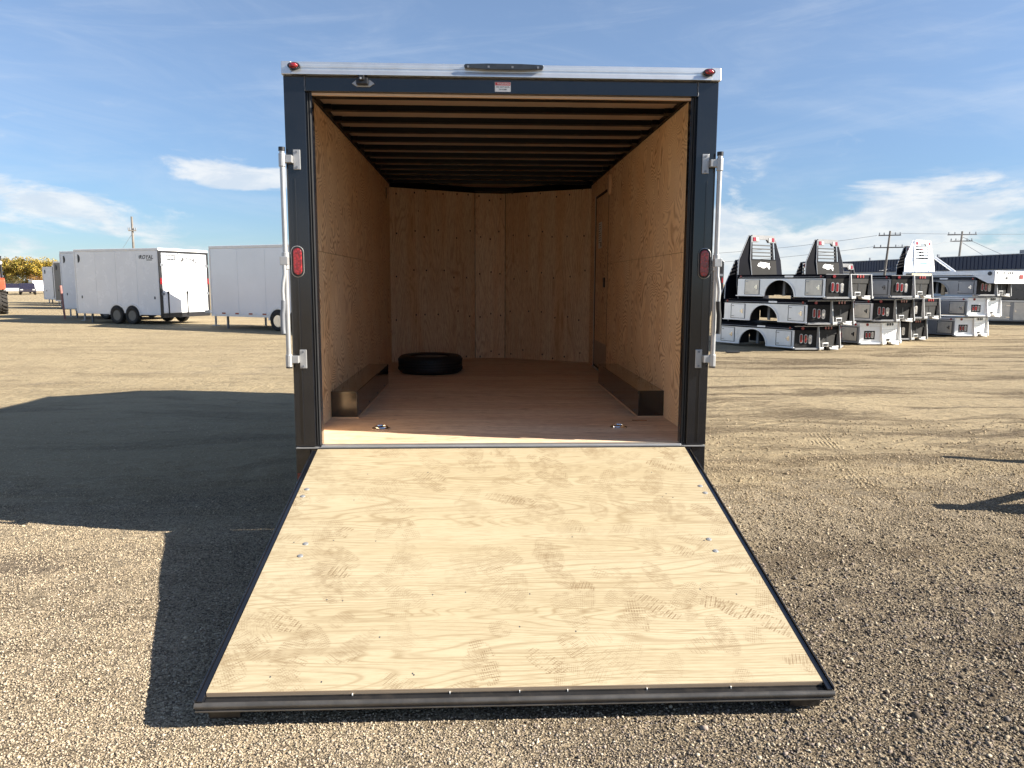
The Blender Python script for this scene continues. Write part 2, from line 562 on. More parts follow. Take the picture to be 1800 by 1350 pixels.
simple('rim_silver', (0.75, 0.75, 0.76), 0.22, 0.9, 0.05, 5.0)
simple('white_decal', (0.82, 0.82, 0.80), 0.5, 0.0, 0.03, 6.0)
simple('blue_decal', (0.10, 0.22, 0.55), 0.5, 0.0, 0.05, 6.0)
simple('dark_print', (0.045, 0.05, 0.06), 0.5, 0.0, 0.05, 6.0)
simple('grey_print', (0.22, 0.23, 0.24), 0.5, 0.0, 0.05, 6.0)
simple('red_print', (0.55, 0.05, 0.06), 0.5, 0.0, 0.05, 6.0)
simple('yellow_print', (0.55, 0.42, 0.06), 0.5, 0.0, 0.05, 6.0)
simple('smoked_lens', (0.03, 0.034, 0.04), 0.12, 0.0, 0.2, 30.0, bumpy=0.1)
simple('tan_plastic', (0.62, 0.42, 0.26), 0.35, 0.0, 0.03, 6.0)
simple('white_plastic', (0.75, 0.73, 0.70), 0.35, 0.0, 0.03, 6.0)
simple('orange_paint', (0.46, 0.07, 0.025), 0.4, 0.0, 0.12, 3.0, dust=0.25)
simple('red_paint', (0.34, 0.16, 0.14), 0.5, 0.0, 0.12, 5.0, dust=0.2)
simple('grey_steel', (0.20, 0.21, 0.23), 0.45, 0.5, 0.15, 5.0)
simple('pole_wood', (0.20, 0.18, 0.16), 0.85, 0.0, 0.25, 1.2, bumpy=0.1)
simple('wire', (0.20, 0.21, 0.23), 0.6, 0.2, 0.05, 1.0)
simple('navy_cladding', (0.020, 0.032, 0.075), 0.42, 0.0, 0.1, 0.3)
simple('pale_wall', (0.62, 0.64, 0.66), 0.6, 0.0, 0.05, 0.5)
simple('car_paint_dark', (0.02, 0.018, 0.035), 0.25, 0.0, 0.1, 2.0, dust=0.2, coat=0.5)
simple('brown_bin', (0.16, 0.05, 0.04), 0.6, 0.0, 0.1, 2.0)
simple('raw_timber', (0.50, 0.40, 0.26), 0.75, 0.0, 0.12, 6.0, bumpy=0.05)
simple('splinter_wood', (0.30, 0.16, 0.08), 0.8, 0.0, 0.2, 20.0)
simple('trunk_bark', (0.10, 0.085, 0.07), 0.9, 0.0, 0.25, 4.0, bumpy=0.2)


def lens_mat(name, col):
    m, t, b = new_mat(name)
    co = t.coord()
    g = t.voro(co, 70, 'F1')
    k = t.smooth(g.outputs['Distance'], 0.1, 0.7)
    c = t.mix(k, tuple(min(1, x * 1.35) for x in col), tuple(x * 0.6 for x in col))
    setp(t, b, c, 0.12, 0, 0.6, t.bump(g.outputs['Distance'], 0.25, 0.003), 0.5, 0.05)
    return m


lens_mat('red_lens', (0.30, 0.014, 0.018))
lens_mat('clear_lens', (0.62, 0.60, 0.55))
lens_mat('amber_lens', (0.55, 0.16, 0.02))

m, t, b = new_mat('clear_glass')
setp(t, b, (0.05, 0.06, 0.07), 0.08, 0.0, 0.6)

wood('wall_plywood', (0.90, 0.69, 0.45), (0.86, 0.61, 0.36), (0.36, 0.165, 0.06), (1.0, 1.0, 0.85), ring=34, nscale=2.3, line=0.88, swirl=0.35, fibre=0.26, rough=0.55, tone=0.05, lw=0.85)
wood('front_plywood', (0.90, 0.73, 0.50), (0.84, 0.58, 0.34), (0.40, 0.20, 0.085), (1.9, 1.9, 0.16), ring=30, nscale=2.4, line=0.50, swirl=0.12, fibre=0.65, knots=0.8, rough=0.6, tone=0.11, knot_scale=3.6, lw=0.8, fine=0.35)
wood('floor_plywood', (0.86, 0.70, 0.52), (0.78, 0.57, 0.39), (0.34, 0.20, 0.115), (0.15, 1.6, 1.0), ring=20, nscale=1.8, line=0.5, swirl=0.08, fibre=0.75, knots=0.3, rough=0.6, tone=0.06, scuff=1.2, lw=0.8, fine=0.5)
wood('ramp_plywood', (0.455, 0.385, 0.257), (0.43, 0.357, 0.23), (0.22, 0.152, 0.075), (0.12, 1.5, 1.0), ring=54, nscale=1.6, line=0.55, swirl=0.09, fibre=0.34, knots=0.5, rough=0.6, tone=0.0, prints=1.15, perobj=False, knot_scale=3.2, lw=0.30, fine=0.60)
wood('ply_edge', (0.50, 0.39, 0.27), (0.42, 0.31, 0.21), (0.25, 0.16, 0.10), (0.3, 1.0, 40.0), ring=6, nscale=1.0, line=0.5, fibre=0.3, tone=0.0, perobj=False)


# ------------------------------------------------------------------ ground
def ground_h(x, y):
    """gentle undulation of the gravel yard, fading out with distance"""
    r = math.hypot(x, y)
    fade = max(0.0, 1.0 - r / 45.0)
    a = mnoise.noise(Vector((x * 0.35, y * 0.5, 1.3))) * 0.026
    a += mnoise.noise(Vector((x * 1.3, y * 1.6, 7.1))) * 0.016
    a += mnoise.noise(Vector((x * 4.1, y * 4.1, 2.2))) * 0.009
    near = min(1.0, 0.35 + max(0.0, abs(x) - 1.4) * 0.6) if -3.2 < y < 6 else 1.0
    return (a - 0.012) * fade * near


def build_ground():
    n = 300
    k = 8.2
    tt = np.linspace(-1, 1, n)
    ax = 4000 * np.sinh(k * tt) / math.sinh(k)
    xs = ax + 0.3
    ys = ax - 0.6
    verts = []
    for y in ys:
        for x in xs:
            verts.append((x, y, ground_h(x, y) if abs(x) < 50 and abs(y) < 50 else 0.0))
    faces = [(j * n + i, j * n + i + 1, (j + 1) * n + i + 1, (j + 1) * n + i) for j in range(n - 1) for i in range(n - 1)]
    me = bpy.data.meshes.new('ground')
    me.from_pydata(verts, [], faces)
    me.polygons.foreach_set('use_smooth', [True] * len(me.polygons))
    m, t, b = new_mat('gravel_yard')
    p = t.geo('Position')
    s = t.sep(p)
    # pebble cells
    v1 = t.voro(p, 95.0)
    v2 = t.voro(p, 190.0)
    c1 = t.sep(v1.outputs['Color']); c2 = t.sep(v2.outputs['Color'])
    n_big = t.noise(p, 0.22, 4, 0.55)
    n_mid = t.noise(p, 1.1, 5, 0.62)
    n_fine = t.noise(p, 26.0, 5, 0.7)
    stone = t.ramp(t.math('ADD', t.math('MULTIPLY', c1[0], 0.6), t.math('MULTIPLY', c2[0], 0.4)),
                   [(0.0, (0.075, 0.06, 0.046)), (0.32, (0.20, 0.16, 0.112)), (0.6, (0.34, 0.275, 0.185)), (1.0, (0.60, 0.505, 0.365))])
    dust = t.mix(n_mid, (0.355, 0.275, 0.158), (0.475, 0.378, 0.229))
    # driven-over, dusty areas: streaks across the yard
    st = t.comb(t.math('MULTIPLY', s[0], 0.16), t.math('ADD', s[1], t.math('MULTIPLY', s[0], -0.12)), 0.0)
    n_st = t.noise(st, 0.8, 5, 0.62, 0.8)
    far = t.smooth(t.math('ADD', s[1], t.math('MULTIPLY', t.math('SUBTRACT', n_big, 0.5), 3.0)), -1.2, 3.2)
    dm = t.math('ADD', t.math('MULTIPLY', n_st, 0.75), t.math('MULTIPLY', far, 0.32))
    dm = t.smooth(t.math('ADD', dm, t.math('MULTIPLY', t.math('SUBTRACT', n_mid, 0.5), 0.5)), 0.42, 0.66)
    pale_left = t.smooth(s[0], 0.6, -1.2)
    col = t.mix(t.math('MULTIPLY', dm, 0.72), stone, dust)
    # loose darker gravel to the right of the ramp, paler fines on the left
    grey = t.smooth(t.math('ADD', n_big, t.math('MULTIPLY', t.smooth(s[0], 0.8, 2.6), 0.16)), 0.46, 0.66)
    grey = t.math('MULTIPLY', grey, t.math('SUBTRACT', 1.0, t.math('MULTIPLY', pale_left, 0.75)))
    grey = t.math('MULTIPLY', grey, t.math('SUBTRACT', 1.0, t.math('MULTIPLY', far, 0.7)))
    col = t.mix(t.math('MULTIPLY', grey, 0.62), col, t.mix(1.0, stone, (0.46, 0.43, 0.41), 'MULTIPLY'))
    col = t.mix(t.math('MULTIPLY', t.math('MULTIPLY', pale_left, t.smooth(s[1], 3.0, -1.0)), 0.45), col, t.mix(1.0, stone, (1.30, 1.24, 1.16), 'MULTIPLY'))
    # damp oil-like patch
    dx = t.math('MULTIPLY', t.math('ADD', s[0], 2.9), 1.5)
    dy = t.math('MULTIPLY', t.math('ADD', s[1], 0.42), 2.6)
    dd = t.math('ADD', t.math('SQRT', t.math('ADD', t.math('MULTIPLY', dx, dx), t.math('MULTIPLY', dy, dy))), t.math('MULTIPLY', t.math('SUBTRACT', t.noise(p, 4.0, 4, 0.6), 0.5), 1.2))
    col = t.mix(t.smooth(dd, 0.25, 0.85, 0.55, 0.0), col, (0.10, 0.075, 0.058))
    # tyre scuffs: arcs on the right
    ax_ = t.math('SUBTRACT', s[0], 9.5); ay_ = t.math('SUBTRACT', s[1], -4.5)
    rad = t.math('SQRT', t.math('ADD', t.math('MULTIPLY', ax_, ax_), t.math('MULTIPLY', ay_, ay_)))
    tr = t.math('SINE', t.math('MULTIPLY', rad, 42.0))
    trm = t.math('MULTIPLY', t.smooth(t.noise(t.comb(rad, t.math('MULTIPLY', s[1], 0.25), 0), 1.6, 3, 0.6), 0.52, 0.68), t.smooth(s[0], 1.2, 2.4))
    rut = t.smooth(t.noise(t.comb(t.math('MULTIPLY', s[0], 0.20), t.math('ADD', t.math('MULTIPLY', s[1], 1.1), t.math('MULTIPLY', n_big, 2.2)), 4.4), 1.3, 7, 0.72, 0.5), 0.47, 0.62)
    clod = t.noise(t.comb(t.math('MULTIPLY', s[0], 5.0), t.math('MULTIPLY', s[1], 9.0), 0.7), 1.6, 6, 0.75)
    rut = t.math('MULTIPLY', rut, t.smooth(clod, 0.36, 0.62, 0.35, 1.0))
    rut = t.math('MULTIPLY', rut, t.math('ADD', 0.34, t.math('MULTIPLY', t.smooth(s[0], -1.0, 3.0), 0.62)))
    col = t.mix(rut, col, t.mix(1.0, stone, (0.46, 0.41, 0.37), 'MULTIPLY'))
    st2 = t.noise(t.comb(t.math('MULTIPLY', s[0], 0.5), t.math('ADD', t.math('MULTIPLY', s[1], 5.0), t.math('MULTIPLY', n_big, 9.0)), 0), 1.0, 5, 0.65)
    # tyre tread tracks pressed into the fines
    track = None
    for (xa, ya, xb_, yb_, wd) in ((3.6, 3.6, 2.7, 0.2, 0.15), (2.9, 0.3, 2.3, -1.6, 0.15), (-9.0, 9.2, -1.6, 8.0, 0.2), (1.8, 7.4, 12.0, 8.6, 0.24), (1.8, 9.3, 13.0, 10.4, 0.24)):
        ln = math.hypot(xb_ - xa, yb_ - ya); ex, ey = (xb_ - xa) / ln, (yb_ - ya) / ln
        px_ = t.math('SUBTRACT', s[0], xa); py_ = t.math('SUBTRACT', s[1], ya)
        u_ = t.math('ADD', t.math('MULTIPLY', px_, ex), t.math('MULTIPLY', py_, ey))
        w_ = t.math('SUBTRACT', t.math('MULTIPLY', px_, ey), t.math('MULTIPLY', py_, ex))
        w_ = t.math('ADD', w_, t.math('MULTIPLY', t.math('SUBTRACT', n_big, 0.5), 0.25))
        mk = t.math('MULTIPLY', t.smooth(t.math('ABSOLUTE', w_), wd * 0.75, wd, 1.0, 0.0), t.math('MULTIPLY', t.smooth(u_, 0.0, 0.6), t.smooth(u_, ln - 0.6, ln, 1.0, 0.0)))
        rib = t.math('SINE', t.math('ADD', t.math('MULTIPLY', w_, 150.0), t.math('MULTIPLY', t.math('SINE', t.math('MULTIPLY', u_, 60.0)), 0.5)))
        rib = t.math('MULTIPLY', t.math('MULTIPLY', rib, mk), t.smooth(t.noise(p, 2.7, 4, 0.65), 0.44, 0.64))
        track = rib if track is None else t.math('ADD', track, rib)
    col = t.mix(t.math('MULTIPLY', t.smooth(track, -0.1, -0.9), 0.35), col, (0.15, 0.115, 0.075))
    h = t.math('MULTIPLY', t.math('SUBTRACT', 1.0, v1.outputs['Distance']), t.math('SUBTRACT', 1.0, t.math('MULTIPLY', dm, 0.55)))
    h = t.math('ADD', h, t.math('MULTIPLY', t.math('SUBTRACT', 1.0, v2.outputs['Distance']), 0.5))
    h = t.math('ADD', h, t.math('MULTIPLY', n_fine, 1.3))
    bmp1 = t.bump(h, 1.0, 0.009)
    h2 = t.math('ADD', t.math('MULTIPLY', n_mid, 2.2), t.math('MULTIPLY', t.math('MULTIPLY', tr, trm), 0.35))
    h2 = t.math('ADD', h2, t.math('MULTIPLY', track, 0.20))
    h2 = t.math('ADD', h2, t.math('MULTIPLY', st2, 2.4))
    h2 = t.math('ADD', h2, t.math('MULTIPLY', t.noise(p, 6.0, 5, 0.7), 1.2))
    h2 = t.math('ADD', h2, t.math('MULTIPLY', t.math('MULTIPLY', clod, rut), 1.6))
    bmp = t.bump(h2, 0.75, 0.06, bmp1)
    setp(t, b, col, 0.93, 0.0, 0.2, bmp)
    me.materials.append(m)
    o = bpy.data.objects.new('ground', me)
    C.objects.link(o)
    o['kind'] = 'structure'
    return o


build_ground()


def stone_cloud(base, tri, N, y, r_fn, sink):
    half = 1.2 + (y + 4.687) * 0.74
    x = -0.15 + (y + 4.687) * 0.043 + (rng.random(N) * 2 - 1) * half
    coarse = np.clip((x - 0.2) / 1.6, 0, 1)
    r = r_fn(N, coarse)
    nv = len(base)
    ang = rng.random(N) * 2 * PI
    ca, sa = np.cos(ang), np.sin(ang)
    sc = np.stack([0.85 + 0.6 * rng.random(N), 0.75 + 0.4 * rng.random(N), 0.6 + 0.4 * rng.random(N)], 1)
    jit = 1 + (rng.random((N, nv)) - 0.5) * 0.6
    P = base[None, :, :] * jit[:, :, None] * sc[:, None, :] * r[:, None, None]
    X = P[..., 0] * ca[:, None] - P[..., 1] * sa[:, None] + x[:, None]
    Y = P[..., 0] * sa[:, None] + P[..., 1] * ca[:, None] + y[:, None]
    gz = np.array([ground_h(a, c) for a, c in zip(x, y)])
    Z = P[..., 2] + (gz + r * sink)[:, None]
    V = np.stack([X, Y, Z], -1).reshape(-1, 3)
    T = (tri[None] + (np.arange(N) * nv)[:, None, None]).reshape(-1, 3)
    g = rng.random(N)
    pal = np.array([(0.075, 0.062, 0.052), (0.15, 0.12, 0.092), (0.24, 0.195, 0.145), (0.34, 0.28, 0.20), (0.50, 0.425, 0.315), (0.20, 0.175, 0.155), (0.28, 0.225, 0.19)])
    colr = pal[(g * len(pal)).astype(int)] * (0.8 + 0.4 * rng.random((N, 1)))
    colr = colr * (1 - 0.34 * coarse[:, None])
    left = np.clip((0.5 - x) / 1.5, 0, 1)[:, None]
    tan = np.array([0.25, 0.205, 0.145])
    colr = colr * (1 - left) + (colr * 0.62 + tan) * left
    # dusty lighter zone away on the right, following the same broad streaks as the yard
    dz = np.clip((y + 0.9) / 1.8, 0, 1)[:, None] * 0.75
    colr = colr * (1 - dz) + (colr * 0.55 + np.array([0.275, 0.21, 0.122])) * dz
    return V, T, np.repeat(colr, nv, 0)


def build_stones():
    """loose gravel near the viewer: small faceted stones half sunk in the yard"""
    ico = bmesh.new(); bmesh.ops.create_icosphere(ico, subdivisions=1, radius=1.0)
    ib = np.array([v.co[:] for v in ico.verts]); it = np.array([[v.index for v in f.verts] for f in ico.faces]); ico.free()
    ob = np.array([(1, 0, 0), (-0.5, 0.87, 0), (-0.5, -0.87, 0), (0.25, 0.1, 0.8), (-0.2, -0.2, -0.8)], float)
    ot = np.array([(0, 1, 3), (1, 2, 3), (2, 0, 3), (1, 0, 4), (2, 1, 4), (0, 2, 4)])
    N1, N2 = 230000, 34000
    y1 = -3.3 + 5.6 * rng.random(N1) ** 1.55
    y2 = -3.3 + 7.5 * rng.random(N2) ** 1.6
    a = stone_cloud(ob, ot, N1, y1, lambda N, c: (0.0034 + (0.0022 + 0.0030 * c) * rng.random(N) ** 1.5), 0.22)
    b_ = stone_cloud(ib, it, N2, y2, lambda N, c: 0.0038 + (0.0030 + 0.0052 * c) * rng.random(N) ** 2.0 + (rng.random(N) < 0.003) * rng.random(N) * 0.012, 0.2)
    V = np.concatenate([a[0], b_[0]]); T = np.concatenate([a[1], b_[1] + len(a[0])]); colr = np.concatenate([a[2], b_[2]])
    me = bpy.data.meshes.new('loose_gravel')
    me.vertices.add(len(V)); me.vertices.foreach_set('co', V.ravel())
    me.loops.add(len(T) * 3); me.loops.foreach_set('vertex_index', T.ravel().astype(np.int32))
    me.polygons.add(len(T)); me.polygons.foreach_set('loop_start', np.arange(0, len(T) * 3, 3, dtype=np.int32))
    me.update(calc_edges=True)
    ca_ = me.color_attributes.new('stone_colour', 'FLOAT_COLOR', 'POINT')
    ca_.data.foreach_set('color', np.concatenate([colr, np.ones((len(colr), 1))], 1).ravel())
    m, t, b = new_mat('loose_stone')
    setp(t, b, t.attr('stone_colour'), 0.9, 0, 0.2)
    me.materials.append(m)
    o = bpy.data.objects.new('loose_gravel', me)
    C.objects.link(o)
    o['kind'] = 'stuff'


build_stones()

# ------------------------------------------------------------------ main cargo trailer
W = 1.295; OP = 1.137; ZS = 0.588; ZT = 2.717; ZC = 2.816; ZR = 2.893; WI = 1.262; ZF = 0.600; ZI = 2.862; D = 5.0
tr = thing('cargo_trailer', 'black enclosed cargo trailer with its plywood ramp door lowered to the gravel', 'trailer')

# exterior
mb = MB()
for s in (-1, 1):
    x0, x1 = sorted((s * (W - 0.012), s * W))
    mb.box(x0, x1, 0.085, 5.15, 0.40, ZC)
obj('side_wall', mb, 'black_paint', tr, split=True)
mb = MB()
pts = [(-W, 5.15), (W, 5.15), (0.24, 5.78), (-0.24, 5.78)]
inn = [(-W + 0.02, 5.152), (W - 0.02, 5.152), (0.23, 5.76), (-0.23, 5.76)]
for a, bb, c, dd in ((1, 2, 2, 1), (2, 3, 3, 2), (3, 0, 0, 3)):
    p0, p1, q1, q0 = pts[a], pts[bb], inn[c], inn[dd]
    mb.prismZ([p0, p1, q1, q0], 0.40, 2.8675)
obj('nose_wall', mb, 'black_paint', tr, split=True)
roofpts = [(-W + 0.004, 0.02), (W - 0.004, 0.02), (W - 0.004, 5.15), (0.24, 5.78), (-0.24, 5.78), (-W + 0.004, 5.15)]
obj('roof_skin', MB().prismZ(roofpts, 2.868, 2.887), 'roof_skin', tr)
mb = MB()
for s in (-1, 1):
    x0, x1 = sorted((s * (W + 0.002), s * (W - 0.03)))
    mb.box(x0, x1, 0.04, 5.2, ZC + 0.003, ZR - 0.002)
obj('roof_edge_trim', mb, 'aluminium', tr, split=True)
# underframe, axles, wheels, tongue
mb = MB()
mb.box(-1.20, 1.20, 0.05, 5.1, 0.43, 0.578)
for y in (1.2, 2.0, 2.9, 3.8, 4.6):
    mb.box(-1.25, 1.25, y - 0.03, y + 0.03, 0.38, 0.43)
obj('underframe', mb, 'black_steel', tr)
mb = MB()
mb.tube([(-1.1, 5.1, 0.44), (0, 6.9, 0.44)], 0.05, 6).tube([(1.1, 5.1, 0.44), (0, 6.9, 0.44)], 0.05, 6)
mb.tube([(0, 6.75, 0.0), (0, 6.75, 0.9)], 0.035, 10).box(-0.1, 0.1, 6.85, 7.15, 0.42, 0.54)
obj('tongue', mb, 'black_steel', tr)


def wheel_meshes(R=0.33, w=0.20, rimmat='rim_dark', tag_='wheel'):
    ty = MB()
    prof = [(R * 0.60, -w * 0.40), (R * 0.80, -w * 0.52), (R * 0.94, -w * 0.5), (R * 0.995, -w * 0.40)]
    for g in (-0.22, 0.0, 0.22):
        prof += [(R, (g - 0.05) * w), (R * 0.965, (g - 0.045) * w), (R * 0.965, (g + 0.045) * w), (R, (g + 0.05) * w)]
    prof += [(R * 0.995, w * 0.40), (R * 0.94, w * 0.5), (R * 0.80, w * 0.52), (R * 0.60, w * 0.40), (R * 0.60, -w * 0.40)]
    ty.lathe(prof, (0, 0, 0), (1, 0, 0), 28)
    rm = MB()
    rm.lathe([(R * 0.60, -w * 0.38), (R * 0.55, -w * 0.36), (R * 0.50, -w * 0.1), (R * 0.50, w * 0.1), (R * 0.55, w * 0.36), (R * 0.60, w * 0.38)], (0, 0, 0), (1, 0, 0), 24)
    for sgn in (-1, 1):
        rm.lathe([(0.0001, sgn * w * 0.30), (R * 0.16, sgn * w * 0.30), (R * 0.2, sgn * w * 0.18)], (0, 0, 0), (1, 0, 0), 14)
        for k in range(8):
            a = 2 * PI * k / 8
            pr = [(-0.045 * R * 1.2, R * 0.14), (0.045 * R * 1.2, R * 0.14), (0.10 * R, R * 0.57), (-0.10 * R, R * 0.57)]
            rm.prism(pr, sgn * w * 0.20, sgn * w * 0.30, lambda p, q, h, a=a: (h, p * math.cos(a) - q * math.sin(a), p * math.sin(a) + q * math.cos(a)))
    tm = ty.mesh('tyre'); tm.materials.append(M_('dusty_tyre'))
    tm.polygons.foreach_set('use_smooth', [True] * len(tm.polygons))
    rmm = rm.mesh('rim'); rmm.materials.append(M_(rimmat))
    return tm, rmm


WHEEL = {k: wheel_meshes(0.33, 0.2, k) for k in ('rim_dark', 'rim_silver')}


def wheel(parent, x, y, kind='rim_dark', R=0.33, z=None):
    tm, rm = WHEEL[kind]
    o = bpy.data.objects.new('wheel', tm); C.objects.link(o); o.parent = parent
    o.location = (x, y, R if z is None else z)
    r = bpy.data.objects.new('rim', rm); C.objects.link(r); r.parent = o
    return o


for x in (-1.17, 1.17):
    for y in (1.52, 2.40):
        wheel(tr, x, y)
mb = MB()
for s in (-1, 1):
    x0, x1 = sorted((s * 1.297, s * 1.308))
    arch = [(0.98, 0.40)] + [(1.52 + 0.42 * math.cos(a) if a > PI / 2 else 2.40 + 0.42 * math.cos(a), 0.40 + 0.36 * math.sin(a)) for a in np.linspace(PI, 0, 17)] + [(2.94, 0.40)]
    outer = [(y, z) for y, z in arch]
    inner = [(1.96 + (y - 1.96) * 0.93, 0.40 + (z - 0.40) * 0.90) for y, z in arch]
    obj('fender_trim', MB().prismX(outer + inner[::-1], x0, x1), 'aluminium', tr)

# rear frame: two posts, header, lower legs
def X(sg, a, bb):
    return tuple(sorted((sg * a, sg * bb)))


for s in (-1, 1):
    po = obj('rear_post', MB().box(*X(s, 1.170, W), 0.0, 0.085, ZS + 0.006, ZC - 0.002), 'black_paint', tr, bevel=0.004)
    obj('post_return', MB().box(*X(s, 1.137, 1.1695), 0.026, 0.085, ZS + 0.006, ZC - 0.002), 'black_paint', po)
    lg = obj('post_leg', MB().box(*X(s, 1.205, W), 0.004, 0.085, 0.365, ZS - 0.004), 'black_paint', tr, bevel=0.003)
    obj('leg_plate', MB().box(*X(s, 1.140, 1.2045), 0.012, 0.085, 0.37, ZS - 0.004), 'black_paint', lg)
obj('header', MB().box(-1.169, 1.169, 0.003, 0.0245, ZT + 0.012, ZC - 0.002), 'black_paint', tr, bevel=0.003)
mb = MB()
for s in (-1, 1):
    x0, x1 = sorted((s * 1.238, s * 1.246))
    mb.box(x0, x1, -0.004, 0.0005, 0.62, 2.23)
obj('post_rib', mb, 'black_paint', tr, bevel=0.002, split=True)
mb = MB()
mb.box(-1.1365, 1.1365, 0.027, 0.05, ZT - 0.004, ZT + 0.010)
obj('header_lip', mb, 'tan_plastic', tr)
mb = MB()
for s in (-1, 1):
    for a, r in ((1.161, 0.0055), (1.147, 0.0065)):
        mb.tube([(s * a, 0.022, ZS + 0.01), (s * a, 0.022, ZT + 0.008)], r, 8)
obj('door_seal', mb, 'black_rubber', tr, smooth=True, split=True)
mb = MB()
for s in (-1, 1):
    x0, x1 = sorted((s * 1.14, s * 1.29))
    mb.box(x0, x1, -0.012, 0.06, ZS - 0.0035, ZS + 0.0015)
obj('frame_ledge', mb, 'zinc', tr, split=True)
mb = MB()
mb.box(-1.1365, 1.1365, -0.006, 0.052, ZS - 0.02, ZF + 0.001)
obj('threshold', mb, 'aluminium', tr, bevel=0.003)
mb = MB()
mb.tube([(-1.15, -0.018, ZS - 0.010), (1.15, -0.018, ZS - 0.010)], 0.011, 8)
obj('ramp_hinge', mb, 'black_steel', tr)
for s in (-1, 1):
    pts = [(s * 1.1695 + random.uniform(-0.0015, 0.0015), -0.0005 + random.uniform(-0.001, 0.001), z) for z in np.linspace(ZT + 0.014, ZC - 0.004, 12)]
    obj('weld_bead', MB().tube(pts, [0.0035 + random.uniform(0, 0.0018) for _ in pts], 6), 'weld_metal', tr, smooth=True)
    pts = [(x_, 0.0035, ZS - 0.006 + random.uniform(-0.001, 0.001)) for x_ in np.linspace(s * 1.205, s * 1.29, 10)]
    obj('weld_bead', MB().tube(pts, [0.0030 + random.uniform(0, 0.0016) for _ in pts], 6), 'weld_metal', tr, smooth=True)
# roof rail at the back: extruded aluminium with ribs
prof = [(0.03, ZR), (-0.018, ZR - 0.004), (-0.020, ZR - 0.018), (-0.026, ZR - 0.021), (-0.026, ZR - 0.034), (-0.022, ZR - 0.037), (-0.022, ZR - 0.05), (-0.030, ZR - 0.054), (-0.036, ZC + 0.006), (-0.036, ZC), (0.03, ZC)]
obj('roof_rail', MB().prismX(prof, -W + 0.055, W - 0.055), 'aluminium', tr)
mb = MB()
for s in (-1, 1):
    x0, x1 = sorted((s * (W - 0.054), s * (W + 0.004)))
    mb.prismX([(0.04, ZR + 0.002), (-0.022, ZR - 0.003), (-0.027, ZR - 0.03), (-0.03, ZC - 0.002), (0.04, ZC - 0.002)], x0, x1)
obj('rail_end_cap', mb, 'aluminium', tr, bevel=0.004, split=True)
# clearance lights
for s in (-1, 1):
    mb = MB()
    pr = [(math.cos(a) * 0.034 * (1 if abs(math.cos(a)) < 0.7 else 1), math.sin(a) * 0.015) for a in np.linspace(0, 2 * PI, 20, endpoint=False)]
    base = MB().prismY([(s * 1.222 + a * 1.05, 2.860 + c * 1.25) for a, c in pr], -0.046, -0.018)
    lo = obj('clearance_light', base, 'plain_black', tr)
    nl = []
    dome = MB()
    rings = [(1.0, -0.046), (0.85, -0.056), (0.5, -0.063)]
    vs = []; fs = []
    for sc, yy in rings:
        vs += [(s * 1.222 + a * sc * 0.78, yy, 2.860 + c * sc) for a, c in pr]
    for i in range(2):
        for k in range(20):
            fs.append((i * 20 + k, i * 20 + (k + 1) % 20, (i + 1) * 20 + (k + 1) % 20, (i + 1) * 20 + k))
    fs.append(tuple(40 + k for k in range(20)))
    dome.add(vs, fs)
    obj('lens', dome, 'red_lens', lo, smooth=True)
# smoked identification light bar
pr = [(-0.235, 2.874), (-0.225, 2.883), (-0.1, 2.887), (0.1, 2.887), (0.225, 2.883), (0.235, 2.874), (0.228, 2.858), (0.1, 2.851), (-0.1, 2.851), (-0.228, 2.858)]
bar = obj('light_bar', MB().prismY(pr, -0.052, -0.02), 'smoked_lens', tr, bevel=0.004)
mb = MB()
for x in (-0.21, -0.09, 0.05, 0.20):
    mb.box(x - 0.006, x + 0.006, -0.0535, -0.0515, 2.861, 2.873)
obj('screw', mb, 'grey_steel', bar, split=True)
# catch under the rail
h = obj('ramp_catch', MB().prismY([(-0.895, 2.775), (-0.865, 2.756), (-0.790, 2.756), (-0.762, 2.775), (-0.790, 2.797), (-0.865, 2.797)], -0.006, 0.003), 'zinc', tr, bevel=0.002)
mb = MB().box(-0.866, -0.796, -0.036, -0.0062, 2.763, 2.803)
obj('latch_body', mb, 'plain_black', h, bevel=0.006)
obj('latch_tongue', MB().box(-0.848, -0.815, -0.052, -0.0365, 2.784, 2.812), 'black_steel', h, bevel=0.004)
obj('screw', MB().tube([(-0.835, -0.040, 2.793), (-0.835, -0.054, 2.793)], 0.006, 8), 'zinc', h)
# warning sticker
st = obj('warning_sticker', MB().box(-0.052, 0.042, -0.0012, 0.0028, 2.741, 2.795), 'white_decal', tr)
obj('warning_band', MB().box(-0.050, 0.040, -0.0022, -0.0014, 2.776, 2.7935), 'red_print', st)
RY = Matrix.Rotation(PI / 2, 4, 'X')
text('lettering', 'WARNING', 0.0155, 'white_decal', st, Matrix.Translation((-0.001, -0.0026, 2.7845)) @ RY, 0.0002)
text('lettering', 'DO NOT BACK', 0.0115, 'dark_print', st, Matrix.Translation((-0.005, -0.0016, 2.7665)) @ RY, 0.0002)
text('lettering', 'ON RAMP', 0.0105, 'dark_print', st, Matrix.Translation((-0.005, -0.0016, 2.7525)) @ RY, 0.0002)
# tail lights
for s in (-1, 1):
    cx = s * 1.245
    bz = obj('tail_light', MB().capsule(cx, 1.737, 0.0385, 0.0945, -0.010, 0.004), 'zinc', tr, bevel=0.003)
    obj('gasket', MB().capsule(cx - s * 0.003, 1.737, 0.036, 0.091, -0.016, -0.0095), 'black_rubber', bz, bevel=0.002)
    obj('lens', MB().capsule(cx - s * 0.004, 1.737, 0.026, 0.080, -0.026, -0.0155), 'red_lens', bz, bevel=0.007, seg=3)
